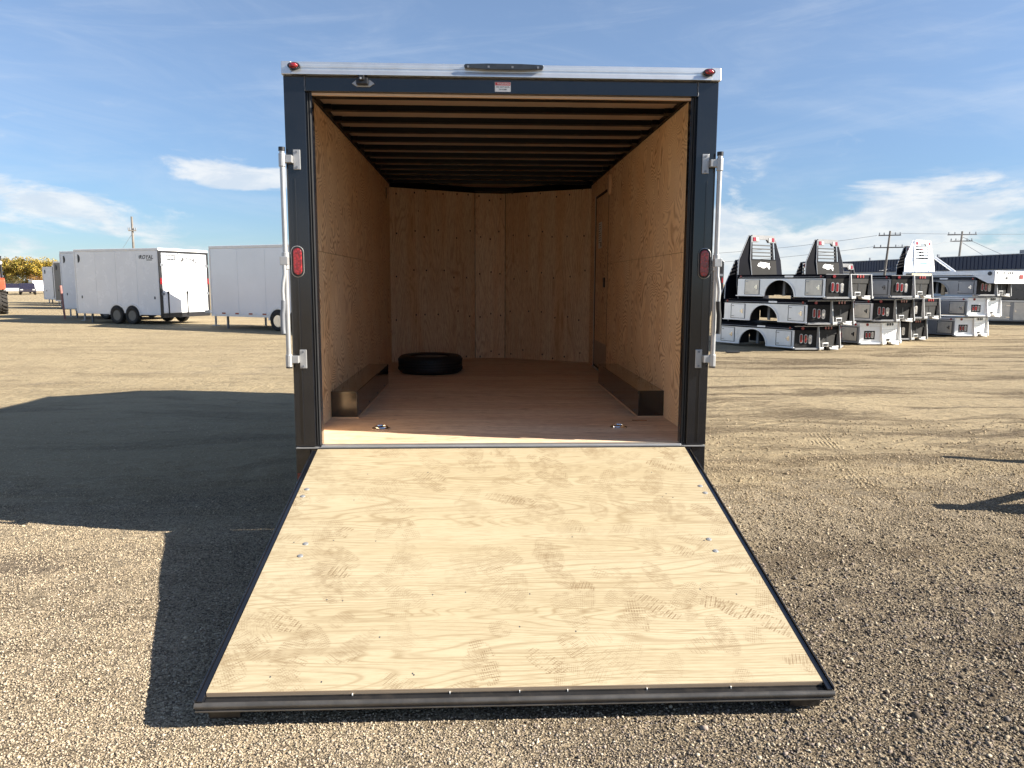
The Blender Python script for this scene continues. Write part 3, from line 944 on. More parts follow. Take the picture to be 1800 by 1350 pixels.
# reflectors on the legs
for s in (-1, 1):
    x0, x1 = sorted((s * 1.225, s * 1.290))
    obj('reflector', MB().box(x0, x1, -0.004, 0.0035, 0.385, 0.425), 'red_lens', tr)
    mb = MB().box(*sorted((s * 1.19, s * 1.30)), -0.02, 0.09, 0.345, 0.3645)
    obj('leg_foot', mb, 'black_steel', tr, bevel=0.003)
# cam lock bars
for s in (-1, 1):
    xb = s * 1.309
    lb = obj('lock_bar', MB().tube([(xb, -0.034, 1.105), (xb, -0.034, 2.392)], 0.0148, 14), 'zinc', tr, smooth=True)
    mb = MB()
    mb.tube([(xb, -0.034, 2.380), (xb, -0.034, 2.402)], 0.0195, 12)
    mb.tube([(xb, -0.034, 1.092), (xb, -0.034, 1.116)], 0.0195, 12)
    obj('end_cap', mb, 'plain_black', lb, smooth=True)
    for zc in (2.335, 1.145):
        mb = MB()
        mb.box(*sorted((s * 1.208, s * 1.250)), -0.010, -0.0005, zc - 0.058, zc + 0.058)
        mb.box(*sorted((s * 1.2505, s * 1.302)), -0.044, -0.001, zc - 0.022, zc + 0.022)
        mb.tube([(xb, -0.034, zc - 0.045), (xb, -0.034, zc + 0.03)], 0.0205, 12)
        br = obj('bracket', mb, 'zinc', lb, bevel=0.003)
    mb = MB()
    for zc in (2.335, 1.145):
        for dz in (-0.044, 0.044):
            mb.tube([(s * 1.229, -0.0095, zc + dz), (s * 1.229, -0.016, zc + dz)], 0.007, 8)
    obj('bolt', mb, 'grey_steel', lb, split=True)
    mb = MB()
    mb.box(*sorted((s * 1.290, s * 1.336)), -0.066, -0.014, 1.715, 1.765)
    mb.tube([(xb, -0.034, 1.69), (xb, -0.034, 1.79)], 0.022, 10)
    obj('handle_clamp', mb, 'zinc', lb, bevel=0.003)
    hp = [(s * 1.312, -0.058, 1.715), (s * 1.312, -0.060, 1.66), (s * 1.321, -0.064, 1.61), (s * 1.325, -0.066, 1.56), (s * 1.322, -0.066, 1.50)]
    obj('handle', MB().tube(hp, 0.0112, 10), 'zinc', lb, smooth=True)
    hp = [(s * 1.322, -0.066, 1.505), (s * 1.324, -0.066, 1.46), (s * 1.330, -0.066, 1.42), (s * 1.330, -0.066, 1.33), (s * 1.327, -0.066, 1.305)]
    obj('grip', MB().tube(hp, 0.0145, 10), 'black_rubber' if s > 0 else 'grey_steel', lb, smooth=True)

# interior: wall sheets, two courses of four-foot plywood
GAP = 0.003
for s in (-1, 1):
    x0, x1 = sorted((s * WI, s * (WI + 0.012)))
    spans = [(0.07, 2.46), (2.46, D)]
    zsp = [(ZF + 0.002, 1.83), (1.83, 2.826)]
    for (a, bb) in spans:
        for (z0, z1) in zsp:
            if s > 0 and a > 1:          # leave the side door opening
                ya, yb = 3.66, 4.585
                mbp = MB()
                if z0 < 1:
                    mbp.box(x0, x1, a + GAP, ya, z0, z1 - GAP)
                    obj('wall_sheet', mbp, 'wall_plywood', tr)
                    mbp = MB().box(x0, x1, yb, bb - GAP, z0, z1 - GAP)
                    obj('wall_sheet', mbp, 'wall_plywood', tr)
                else:
                    pr = [(a + GAP, z0), (ya, z0), (ya, 2.645), (yb, 2.645), (yb, z0), (bb - GAP, z0), (bb - GAP, z1), (a + GAP, z1)]
                    obj('wall_sheet', MB().prismX(pr, x0, x1), 'wall_plywood', tr)
            else:
                obj('wall_sheet', MB().box(x0, x1, a + GAP, bb - GAP, z0, z1 - GAP), 'wall_plywood', tr)
# black top rail along the walls
mb = MB()
for s in (-1, 1):
    x0, x1 = sorted((s * 1.245, s * 1.281))
    mb.box(x0, x1, 0.09, 5.0, 2.828, 2.866)
    for y in np.arange(0.55, 5.0, 0.393):
        mb.box(*sorted((s * 1.19, s * 1.2445)), y - 0.015, y + 0.045, 2.832, 2.866)
obj('top_rail', mb, 'roof_bow_paint', tr)
# front of the box: three sheets forming a blunt wedge
fr = [((-WI, 4.99), (-0.205, 5.545)), ((-0.198, 5.56), (0.198, 5.60)), ((0.205, 5.58), (WI, 4.97))]
for (xa, ya), (xb_, yb_) in fr:
    dv = Vector((xb_ - xa, yb_ - ya)).normalized(); nv = Vector((-dv.y, dv.x)) * 0.012
    obj('front_sheet', MB().prismZ([(xa, ya), (xb_, yb_), (xb_ + nv.x, yb_ + nv.y), (xa + nv.x, ya + nv.y)], ZF + 0.002, 2.79), 'front_plywood', tr)
mb = MB()
mb.prismZ([(-WI, 5.01), (-0.2, 5.575), (0.2, 5.615), (WI, 4.99), (WI, 5.02), (0.2, 5.70), (-0.2, 5.70), (-WI, 5.05)], 2.79, 2.867)
obj('front_header', mb, 'roof_bow_paint', tr)
# white ledge where the front wall meets the roof
mb = MB().box(-0.20, 0.30, 5.44, 5.52, 2.80, 2.835)
obj('front_bow', mb, 'roof_bow_paint', tr)
# floor sheets
fl = [(0.054, 1.118), (1.122, 2.398), (2.402, 3.62), (3.624, 5.0)]
for i, (a, bb) in enumerate(fl):
    if i < 3:
        mb = MB().box(-WI - 0.01, WI + 0.01, a, bb, ZF - 0.018, ZF)
    else:
        mb = MB().prismZ([(-WI - 0.01, a), (WI + 0.01, a), (WI + 0.01, 4.985), (0.20, 5.615), (-0.20, 5.615), (-WI - 0.01, 5.0)], ZF - 0.018, ZF)
    obj('floor_sheet', mb, 'floor_plywood', tr)
# wheel boxes
for s in (-1, 1):
    x0, x1 = sorted((s * 1.066, s * 1.2615))
    wb = obj('wheel_box', MB().box(x0, x1, 0.977, 2.945, ZF + 0.0005, 0.803), 'box_gloss_paint', tr, bevel=0.004)
    mb = MB()
    mb.box(*sorted((s * 1.058, s * 1.0655)), 0.972, 2.945, ZF + 0.0005, ZF + 0.009)
    mb.box(*sorted((s * 1.058, s * 1.2612)), 0.968, 0.9765, ZF + 0.0005, ZF + 0.009)
    obj('caulk', mb, 'tan_plastic', wb)
    mb = MB()
    xi_ = s * 1.0655
    mb.box(*sorted((xi_, xi_ - s * 0.0022)), 0.985, 2.940, 0.776, 0.7995)
    mb.box(*sorted((s * 1.075, s * 1.255)), 0.9746, 0.9768, 0.776, 0.7995)
    obj('folded_flange', mb, 'box_gloss_paint', wb, bevel=0.001, split=True)
    for y_ in (1.12, 1.6, 2.1, 2.6):
        obj('screw', MB().tube([(xi_, y_, 0.63), (xi_ - s * 0.003, y_, 0.63)], 0.006, 8), 'grey_steel', wb)
# roof bows
rb = MB().prismX([(0, 0.033), (0.005, -0.004), (0.066, -0.004), (0.072, 0.033)], -1.245, 1.245).mesh('roof_bow')
obj('header_pan', MB().box(-1.244, 1.244, 0.088, 0.68, 2.840, 2.8668), 'roof_bow_paint', tr)
for k in range(2, 13):
    y = 0.16 + 0.393 * k
    if y < 5.0:
        o = obj('roof_bow', rb, 'roof_bow_paint', tr)
        o.location = (0, y, 2.8345)
# side door seen from inside
x0, x1 = 1.2650, 1.276
door = obj('side_door', MB().box(x0, x1, 3.70, 4.545, ZF + 0.03, 2.615), 'wall_plywood', tr)
mb = MB()
mb.box(1.2605, 1.272, 4.552, 4.584, ZF + 0.004, 2.643)
mb.box(1.2605, 1.272, 3.662, 4.5515, 2.622, 2.643)
mb.box(1.2605, 1.272, 3.662, 3.672, ZF + 0.004, 2.6215)
obj('door_seal', mb, 'black_rubber', door, split=True)
obj('door_jamb', MB().box(1.2575, 1.2725, 4.5845, 4.61, ZF + 0.003, 2.66), 'white_plastic', door)
obj('kick_plate', MB().box(1.2635, 1.2648, 3.72, 4.53, ZF + 0.032, 0.93), 'kick_metal', door)
obj('sill_strip', MB().box(1.235, 1.2605, 3.662, 4.60, ZF + 0.001, ZF + 0.012), 'aluminium', door)
lab = obj('notice_label', MB().box(1.2638, 1.2648, 4.12, 4.36, 2.02, 2.32), 'white_decal', door)
mb = MB()
for k in range(9):
    z = 2.30 - k * 0.026
    mb.box(1.2632, 1.2637, 4.25 - 0.09 * random.random(), 4.35, z - 0.006, z)
mb.box(1.2632, 1.2637, 4.14, 4.20, 2.04, 2.09)
obj('print_line', mb, 'dark_print', lab)
obj('latch', MB().box(1.252, 1.2648, 3.83, 3.92, 1.57, 1.68), 'plain_black', door, bevel=0.004)
mb = MB().capsule(0, 0, 0.045, 0.11, 0, 0.035)
mb.xf(Matrix.Translation((1.2615, 3.53, 2.66)) @ Matrix.Rotation(PI / 2, 4, 'Z'))
obj('dome_light', mb, 'tan_plastic', tr, bevel=0.01, seg=3)
obj('wall_vent', MB().box(-1.2618, -1.258, 4.635, 4.70, 2.62, 2.745), 'plain_black', tr, bevel=0.002)
# screws in the front sheets and small floor hardware
mb = MB()
for row in range(5):
    z = 0.68 + row * 0.52
    for (xa, ya), (xb_, yb_) in fr:
        nn = 6 if abs(xb_ - xa) > 0.6 else 3
        for k in range(nn):
            f_ = (k + 0.5) / nn + random.uniform(-0.04, 0.04)
            X_, Y_ = xa + (xb_ - xa) * f_, ya + (yb_ - ya) * f_
            zz = z + random.uniform(-0.06, 0.06)
            mb.box(X_ - 0.008, X_ + 0.008, Y_ - 0.004, Y_ + 0.012, zz - 0.0105, zz + 0.0105)
sc = obj('screw', mb, 'black_rubber', tr)
sc['kind'] = 'stuff'
for s in (-1, 1):
    cx, cy_ = s * 0.838, 0.563
    pl = obj('tie_down', MB().lathe([(0.0, 0.0), (0.062, 0.0), (0.062, 0.004), (0.050, 0.007), (0.030, 0.003), (0.0, 0.003)], (cx, cy_, ZF), (0, 0, 1), 22), 'chrome', tr, smooth=True)
    ring = [(cx + 0.042 * math.cos(a), cy_ + 0.010 + 0.036 * math.sin(a) * 0.9, ZF + 0.010 + 0.004 * math.sin(a)) for a in np.linspace(0, 2 * PI, 19)]
    obj('ring', MB().tube(ring, 0.0055, 8, caps=False), 'chrome', pl, smooth=True)

# ramp door
RO = Vector((0, -0.030, ZS - 0.002)); RD = Vector((0, -2.01, -0.468)).normalized(); RN = Vector((0, RD.z, -RD.y)); RL = 2.064
RM = Matrix(((1, 0, 0, RO.x), (0, RD.y, RN.y, RO.y), (0, RD.z, RN.z, RO.z), (0, 0, 0, 1)))   # local (x, along, normal)
ramp = obj('ramp_door', MB().box(-1.158, 1.158, 0.03, 2.07, -0.045, -0.0185).xf(RM), 'black_steel', tr)
sheet = MB().box(-1.152, 1.152, 0.004, RL, -0.018, 0.0)
obj('plywood_sheet', sheet.xf(RM), 'ramp_plywood', ramp)
obj('sheet_edge', MB().box(-1.152, 1.152, RL + 0.0004, RL + 0.0016, -0.0178, -0.0004).xf(RM), 'ply_edge', ramp)
for s in (-1, 1):
    mb = MB()
    mb.box(*sorted((s * 1.1545, s * 1.176)), 0.02, 2.104, -0.045, -0.003)
    mb.box(*sorted((s * 1.1765, s * 1.182)), 0.02, 2.104, -0.045, 0.005)
    obj('side_rail', mb.xf(RM), 'black_paint', ramp, bevel=0.002)
obj('end_channel', MB().box(-1.153, 1.153, RL + 0.003, 2.092, -0.045, -0.021).xf(RM), 'black_steel', ramp)
mb = MB()
mb.tube([(-1.182, 2.106, -0.021), (1.182, 2.106, -0.021)], 0.0112, 14)
mb.box(-1.178, 1.178, 2.102, 2.112, -0.043, -0.026)
mb.tube([(-1.180, 2.113, -0.040), (1.180, 2.113, -0.040)], 0.0042, 8)
obj('end_lip', mb.xf(RM), 'lip_steel', ramp, smooth=True)
for s in (-1, 1):
    obj('ramp_foot', MB().box(*sorted((s * 1.03, s * 1.15)), 2.02, 2.085, -0.105, -0.0455).xf(RM), 'black_steel', ramp, bevel=0.006)
bolt = MB().lathe([(0.0001, 0.0045), (0.008, 0.004), (0.0125, 0.0025), (0.0135, 0.0)], (0, 0, 0), (0, 0, 1), 14)
bolt.lathe([(0.004, 0.0052), (0.004, 0.0044), (0.0001, 0.0044)], (0, 0, 0), (0, 0, 1), 6)
bm_ = bolt.mesh('bolt')
for x in (-1, 1):
    for xx, v in ((1.110, 0.52), (1.116, 0.60), (1.000, 1.075), (1.003, 1.18)):
        o = obj('bolt', bm_, 'zinc', ramp)
        o.matrix_local = Matrix.Translation(RM @ Vector((x * xx, v, 0.0003))) @ RM.to_3x3().to_4x4()
mb = MB()
for k in range(26):
    x = random.uniform(-1.1, 1.1); v = random.choice((0.35, 0.62, 1.06, 1.5, 1.75, 2.0)) + random.uniform(-0.03, 0.03)
    mb.box(x - 0.0025, x + 0.0025, v - 0.004, v + 0.004, -0.001, 0.0006)
o = obj('nail_head', mb.xf(RM), 'dark_print', ramp); o['kind'] = 'stuff'
mb = MB()
for x in (-0.62, -0.26, -0.0, 0.18, 0.48, 0.80):
    mb.box(x - 0.0015, x + 0.0015, RL + 0.0018, RL + 0.008, -0.022, -0.014)
o = obj('screw_tip', mb.xf(RM), 'white_decal', ramp); o['kind'] = 'stuff'

# ------------------------------------------------------------------ spare tyre on the trailer floor
sp = thing('spare_tyre', 'black spare tyre lying flat on the plywood floor near the trailer front', 'tyre', (-0.705, 3.93, ZF + 0.001), 0.4)
R, w = 0.362, 0.205
pr = [(R * 0.60, 0.028), (R * 0.63, 0.012), (R * 0.78, 0.0), (R * 0.90, 0.006), (R * 0.965, 0.022), (R * 0.988, 0.036)]
for c0, c1_ in ((0.044, 0.068), (0.078, 0.098), (0.107, 0.127), (0.137, 0.161)):
    pr += [(R, c0), (R, c1_), (R * 0.974, c1_ + 0.0015), (R * 0.974, c1_ + 0.0075)]
pr = pr[:-2]
pr += [(R * 0.988, 0.169), (R * 0.965, 0.183), (R * 0.90, 0.199), (R * 0.78, 0.205), (R * 0.63, 0.193), (R * 0.60, 0.177), (R * 0.60, 0.028)]
obj('tyre', MB().lathe(pr, (0, 0, 0), (0, 0, 1), 64), 'tyre_rubber', sp, smooth=True)
mb = MB()
for k in range(72):
    a = 2 * PI * k / 72
    for zc, tilt in ((0.056, 0.18), (0.149, -0.18)):
        c_, s_ = math.cos(a), math.sin(a)
        for q in range(1):
            v0 = []
            for (rr, tt_, zz) in [(R * 0.985, -0.004, -0.013), (R * 0.985, 0.004, -0.013), (R * 0.985, 0.004, 0.013), (R * 0.985, -0.004, 0.013), (R + 0.004, -0.004, -0.013), (R + 0.004, 0.004, -0.013), (R + 0.004, 0.004, 0.013), (R + 0.004, -0.004, 0.013)]:
                tx = tt_ + zz * tilt
                v0.append((rr * c_ - tx * s_, rr * s_ + tx * c_, zc + zz))
            mb.add(v0, [(3, 2, 1, 0), (4, 5, 6, 7), (0, 1, 5, 4), (2, 3, 7, 6), (1, 2, 6, 5), (3, 0, 4, 7)])
o = obj('tread_block', mb, 'tyre_rubber', sp); o['kind'] = 'stuff'
rim = MB().lathe([(R * 0.60, 0.03), (R * 0.58, 0.045), (R * 0.56, 0.09), (R * 0.25, 0.105), (R * 0.25, 0.120), (R * 0.56, 0.125), (R * 0.58, 0.165), (R * 0.60, 0.178)], (0, 0, 0), (0, 0, 1), 36)
obj('rim', rim, 'rim_dark', sp, smooth=True)
o = obj('wood_splinter', MB().prismZ([(0, 0), (0.05, -0.008), (0.105, -0.004), (0.115, 0.004), (0.05, 0.003), (0.006, 0.012)], 0, 0.006), 'splinter_wood')
tag(o, 'thin brown wood splinter on the trailer floor before the right wheel box', 'wood scrap')
o.location = (0.985, 0.81, ZF + 0.001)


# ------------------------------------------------------------------ enclosed trailers in the yard
def emblem(parent, M, s=0.3):
    """swept crown-like mark, the word and a bar under it"""
    mb = MB()
    for k in range(3):
        x = -0.62 * s + k * 0.055 * s
        mb.add([(x, 0, 0.1 * s + k * 0.03 * s), (x + 0.035 * s, 0, 0.1 * s), (x - 0.06 * s, 0, -0.16 * s)], [(0, 1, 2)])
    return mb


def enclosed_trailer(label, loc, rz, L=4.5, Wd=2.5, H=2.87, z0=0.36, skin='white_skin', trim='white_trim', npan=4, axle=1.35,
                     rim_kind='rim_dark', logo=False, tape=False, vent=True, group=None, door='white_skin', wheels=2, nose=0.0, tongue=True, name='enclosed_trailer'):
    t_ = thing(name, label, 'trailer', loc, rz, group)
    # local: x across from the left side seen from behind, y forward from the rear
    prof = [(0.012, 0.03), (Wd - 0.012, 0.03), (Wd - 0.012, L)] + ([(Wd / 2, L + nose)] if nose > 0 else []) + [(0.012, L)]
    obj('body', MB().prismZ(prof, z0 + 0.05, H - 0.10), skin, t_)
    # side sheets
    gap = 0.006
    for x0, x1 in ((0.004, 0.0115), (Wd - 0.0115, Wd - 0.004)):
        for k in range(npan):
            a = 0.06 + (L - 0.12) * k / npan; c = 0.06 + (L - 0.12) * (k + 1) / npan
            zlo = z0 + 0.075
            pr = [(a + gap, zlo)]
            # wheel arch cut
            cut = []
            for yc in ([axle - 0.42, axle + 0.42] if wheels == 2 else [axle]):
                for ang in np.linspace(PI, 0, 9):
                    yy, zz = yc + 0.40 * math.cos(ang) * -1 * -1, 0.36 + 0.40 * math.sin(ang)
                    if a + gap < yy < c - gap and zz > zlo:
                        cut.append((yy, zz))
            cut.sort()
            pr += cut + [(c - gap, zlo), (c - gap, H - 0.105), (a + gap, H - 0.105)]
            # wheel house
            obj('side_sheet', MB().prismX(pr, x0, x1), skin, t_)
    roof = obj('roof', MB().prismZ([(0, 0.0), (Wd, 0.0), (Wd, L + 0.01)] + ([(Wd / 2, L + nose + 0.02)] if nose > 0 else []) + [(0, L + 0.01)], H - 0.098, H), trim, t_, bevel=0.02)
    mb = MB()
    ya_, yb_ = (axle - 0.82, axle + 0.82) if wheels == 2 else (axle - 0.42, axle + 0.42)
    for x0, x1 in ((-0.004, 0.02), (Wd - 0.02, Wd + 0.004)):
        mb.box(x0, x1, 0.03, ya_, z0, z0 + 0.07); mb.box(x0, x1, yb_, L, z0, z0 + 0.07)
    obj('bottom_trim', mb, trim, t_, split=True)
    mb = MB()
    mb.box(-0.006, 0.05, L - 0.05, L + 0.006, z0 + 0.072, H - 0.1)
    mb.box(Wd - 0.05, Wd + 0.006, L - 0.05, L + 0.006, z0 + 0.072, H - 0.1)
    obj('corner_trim', mb, trim, t_, split=True)
    # wheel house, arch trim, wheels
    ys = [axle - 0.40, axle + 0.40] if wheels == 2 else [axle]
    mb = MB()
    for x0, x1 in ((-0.002, 0.30), (Wd - 0.30, Wd + 0.002)):
        for yc in ys:
            pr = [(yc + 0.37 * math.cos(a), 0.35 + 0.37 * math.sin(a)) for a in np.linspace(0, PI, 13)]
            mb.prismX(pr, x0, x1)
    obj('wheel_house', mb, 'dark_cavity', t_, split=True)
    mb = MB()
    for x0, x1 in ((-0.014, 0.0035), (Wd - 0.0035, Wd + 0.014)):
        pts_o = []
        pts_i = []
        if wheels == 2:
            seq = [(ys[0] - 0.0, a) for a in np.linspace(PI, PI * 0.28, 9)] + [(ys[1], a) for a in np.linspace(PI * 0.72, 0, 9)]
        else:
            seq = [(ys[0], a) for a in np.linspace(PI, 0, 13)]
        for yc, a in seq:
            pts_o.append((yc + 0.44 * math.cos(a), 0.35 + 0.44 * math.sin(a)))
            pts_i.append((yc + 0.375 * math.cos(a), 0.35 + 0.375 * math.sin(a)))
        obj('arch_trim', MB().prismX(pts_o + pts_i[::-1], x0, x1), trim, t_)
    for x in (0.10, Wd - 0.10):
        for yc in ys:
            wheel(t_, 0.045 if x < 1 else Wd - 0.045, yc, rim_kind)
    mb = MB().box(0.3, Wd - 0.3, 0.2, L - 0.1, z0 - 0.02, z0 + 0.045)
    for yc in ys:
        mb.tube([(0.1, yc, 0.33), (Wd - 0.1, yc, 0.33)], 0.04, 8)
    obj('underframe', mb, 'black_steel', t_)
    # rear
    mb = MB()
    mb.box(0.0, 0.11, -0.004, 0.03, z0 - 0.08, H - 0.1); mb.box(Wd - 0.11, Wd, -0.004, 0.03, z0 - 0.08, H - 0.1)
    mb.box(0.1105, Wd - 0.1105, -0.003, 0.03, H - 0.17, H - 0.1)
    mb.box(0.06, Wd - 0.06, -0.02, 0.03, z0 - 0.10, z0 + 0.06)
    obj('rear_frame', mb, 'plain_black' if skin != 'grey_skin' else 'black_steel', t_)
    rd = obj('ramp_door', MB().box(0.125, Wd - 0.125, -0.018, 0.028, z0 + 0.075, H - 0.185), door, t_, bevel=0.006)
    mb = MB()
    for x in (0.36, Wd * 0.52):
        mb.box(x - 0.02, x + 0.02, -0.045, -0.02, z0 - 0.02, z0 + 0.80)
        mb.tube([(x, -0.035, z0 + 0.80), (x, -0.035, z0 + 0.90)], 0.045, 10)
    obj('hinge_spring', mb, 'plain_black', rd)
    mb = MB()
    for x in (0.13, Wd - 0.13):
        sg = 1 if x < 1 else -1
        mb.box(*sorted((x, x + sg * 0.30)), -0.03, -0.019, z0 + 1.20, z0 + 1.215)
        mb.box(*sorted((x + sg * 0.24, x + sg * 0.40)), -0.05, -0.019, z0 + 1.20, z0 + 1.235)
        for zc in (z0 + 0.80, H - 0.62):
            mb.box(*sorted((x - sg * 0.09, x + sg * 0.07)), -0.03, -0.0185, zc - 0.05, zc + 0.05)
    mb.box(Wd * 0.51, Wd * 0.51 + 0.012, -0.028, -0.019, z0 + 1.18, z0 + 1.62); mb.box(Wd * 0.535, Wd * 0.535 + 0.012, -0.028, -0.019, z0 + 1.22, z0 + 1.62)
    obj('latch', mb, 'grey_steel', rd)
    mb = MB()
    for x in (0.9, 1.48):
        mb.box(x - 0.03, x + 0.03, -0.03, -0.019, H - 0.27, H - 0.19)
    obj('bumper_stop', mb, 'grey_steel', rd, split=True)
    for x in (0.055, Wd - 0.055):
        obj('tail_light', MB().capsule(x, z0 + 1.28, 0.035, 0.12, -0.016, -0.0045), 'red_lens', t_)
    lp = obj('light_bar', MB().prismY([(Wd * 0.42, H - 0.03), (Wd * 0.5, H - 0.022), (Wd * 0.6, H - 0.03), (Wd * 0.5, H - 0.042)], -0.012, 0.0), 'smoked_lens', t_)
    if vent:
        for x0, x1, hx in ((-0.010, 0.0035, 0), (Wd - 0.0035, Wd + 0.010, 0)):
            pr = [(L - 0.22, H - 0.20)] + [(L - 0.22 - 0.11 * math.sin(a), H - 0.36 + 0.16 * math.cos(a)) for a in np.linspace(0, PI, 9)]
            obj('side_vent', MB().prismX(pr, x0, x1), 'plain_black', t_)
        for x0, x1 in ((-0.008, 0.0035),):
            mk = obj('side_marker', MB().box(x0, x1, L - 0.35, L - 0.30, z0 + 0.60, z0 + 0.70).box(x0, x1, 0.25, 0.31, z0 + 0.60, z0 + 0.70), 'dark_print', t_)
    if tape:
        for k in range(15):
            y = L - 0.5 - k * 0.62
            if y > 0.3:
                o = obj('reflective_tape', MB().box(-0.0075, -0.0045, y - 0.17, y, z0 + 0.08, z0 + 0.13), 'red_lens', t_)
                obj('tape_white', MB().box(-0.0075, -0.0045, y - 0.34, y - 0.172, z0 + 0.08, z0 + 0.13), 'white_decal', t_)
    if logo:
        obj('licence_sign', MB().box(0.36, 0.78, -0.024, -0.019, H - 0.44, H - 0.22), 'dark_print', rd)
        mb = MB()
        for k in range(5):
            mb.box(0.40 + k * 0.07, 0.44 + k * 0.07, -0.0265, -0.0245, H - 0.40 + 0.02 * (k % 2), H - 0.27)
        obj('sign_marks', mb, 'white_decal', rd)
        Mx = Matrix.Translation((1.47, -0.0215, H - 0.43)) @ RY
        text('lettering', 'ROYAL', 0.235, 'plain_black', rd, Mx, 0.001, 0.3, 1.12, 0.035)
        mb = MB()
        for k in range(3):
            x = 1.07 + k * 0.045
            mb.box(x, x + 0.022, -0.023, -0.0195, H - 0.47 + 0.03 * k, H - 0.37 + 0.012 * k)
        mb.box(1.50, 1.80, -0.023, -0.0195, H - 0.555, H - 0.525)
        obj('logo_mark', mb, 'plain_black', rd)
        # same mark on the left side, near the rear
        Ms = Matrix.Translation((0.0015, 0.62, H - 0.34)) @ Matrix.Rotation(-PI / 2, 4, 'Z') @ RY
        text('lettering', 'ROYAL', 0.20, 'dark_print', t_, Ms, 0.001, 0.3, 1.12, 0.03)
        mb = MB()
        for k in range(3):
            y = 0.98 - k * 0.04
            mb.box(0.0, 0.0035, y - 0.02, y, H - 0.38 + 0.03 * k, H - 0.28 + 0.012 * k)
        mb.box(0.0, 0.0035, 0.32, 0.60, H - 0.46, H - 0.43)
        obj('logo_mark', mb, 'dark_print', t_)
    if tongue:
        mb = MB()
        mb.tube([(0.2, L - 0.1, z0 + 0.05), (Wd / 2, L + 1.4, z0 + 0.08)], 0.05, 6).tube([(Wd - 0.2, L - 0.1, z0 + 0.05), (Wd / 2, L + 1.4, z0 + 0.08)], 0.05, 6)
        mb.box(Wd / 2 - 0.09, Wd / 2 + 0.09, L + 1.3, L + 1.6, z0 + 0.04, z0 + 0.14)
        tg = obj('tongue', mb, 'zinc', t_)
        mb = MB().tube([(Wd / 2, L + 1.15, 0.02), (Wd / 2, L + 1.15, z0 + 0.55)], 0.04, 8).box(Wd / 2 - 0.1, Wd / 2 + 0.1, L + 1.05, L + 1.25, 0.0, 0.03)
        obj('jack', mb, 'zinc', tg)
    mb = MB()
    for y in (L - 0.45,):
        mb.box(0.30, 0.36, y, y + 0.06, 0.0, z0); mb.box(Wd - 0.36, Wd - 0.30, y, y + 0.06, 0.0, z0)
    obj('support_leg', mb, 'grey_steel', t_, split=True)
    return t_


def rz_from_axis(a):      # a: front->rear direction in world; local +y = -a
    return math.atan2(-a[0] * -1 * -1, 1) if False else math.atan2(a[0], -a[1])


aA = np.array([0.91, -0.41]); aA /= np.linalg.norm(aA)
rzA = rz_from_axis(aA)
bA = np.array([math.cos(rzA), math.sin(rzA)])


def place(corner_front_left, L, rz):
    """rear-left corner from a front-left corner"""
    a = np.array([math.sin(rz), -math.cos(rz)])
    return (corner_front_left[0] + a[0] * L, corner_front_left[1] + a[1] * L, 0)


enclosed_trailer('white enclosed trailer with lettering, black-framed rear door and dark tandem wheels', (-12.13, 24.50, 0), rzA, 4.42, 2.5, 2.88, 0.37, npan=4, axle=1.86, logo=True)
rzB = rz_from_axis(np.array([0.88, -0.47]))
enclosed_trailer('glossy white enclosed trailer with red reflective tape, half hidden behind the black trailer', place((-9.55, 22.44), 10.0, rzB), rzB, 10.0, 2.5, 2.86, 0.44, skin='glossy_white_skin', npan=8, axle=6.55, nose=0.75, tape=True, vent=False, rim_kind='rim_silver', wheels=2)
enclosed_trailer('white enclosed trailer with pale roof cap, just behind the lettered one', place((-18.75, 30.15), 5.0, rzA), rzA, 5.0, 2.5, 2.95, 0.42, npan=4, group='parked row of enclosed trailers', axle=2.0)
enclosed_trailer('light grey enclosed trailer, second of the row behind the white one with the pale cap', place((-25.75, 42.46), 5.0, rzA), rzA, 5.0, 2.5, 2.82, 0.45, skin='grey_skin', door='grey_skin', npan=3, group='parked row of enclosed trailers', axle=2.0)
enclosed_trailer('dark pewter enclosed trailer between the far white one and the lighter grey one', place((-29.2, 48.63), 5.0, rzA), rzA, 5.0, 2.5, 2.70, 0.45, skin='pewter_skin', door='pewter_skin', npan=3, group='parked row of enclosed trailers', axle=2.0)
enclosed_trailer('white enclosed trailer at the far end of the row beside the yellow trees', place((-32.7, 53.78), 5.0, rzA), rzA, 5.0, 2.5, 2.70, 0.30, npan=3, group='parked row of enclosed trailers', axle=2.0)
enclosed_trailer('black enclosed trailer with white door bar behind the first truck bed stack', (8.2, 28.6, 0), 0.12, 5.0, 2.55, 2.63, 0.5, skin='plain_black', door='plain_black', trim='black_paint', npan=3, axle=2.0, vent=False, tongue=False)

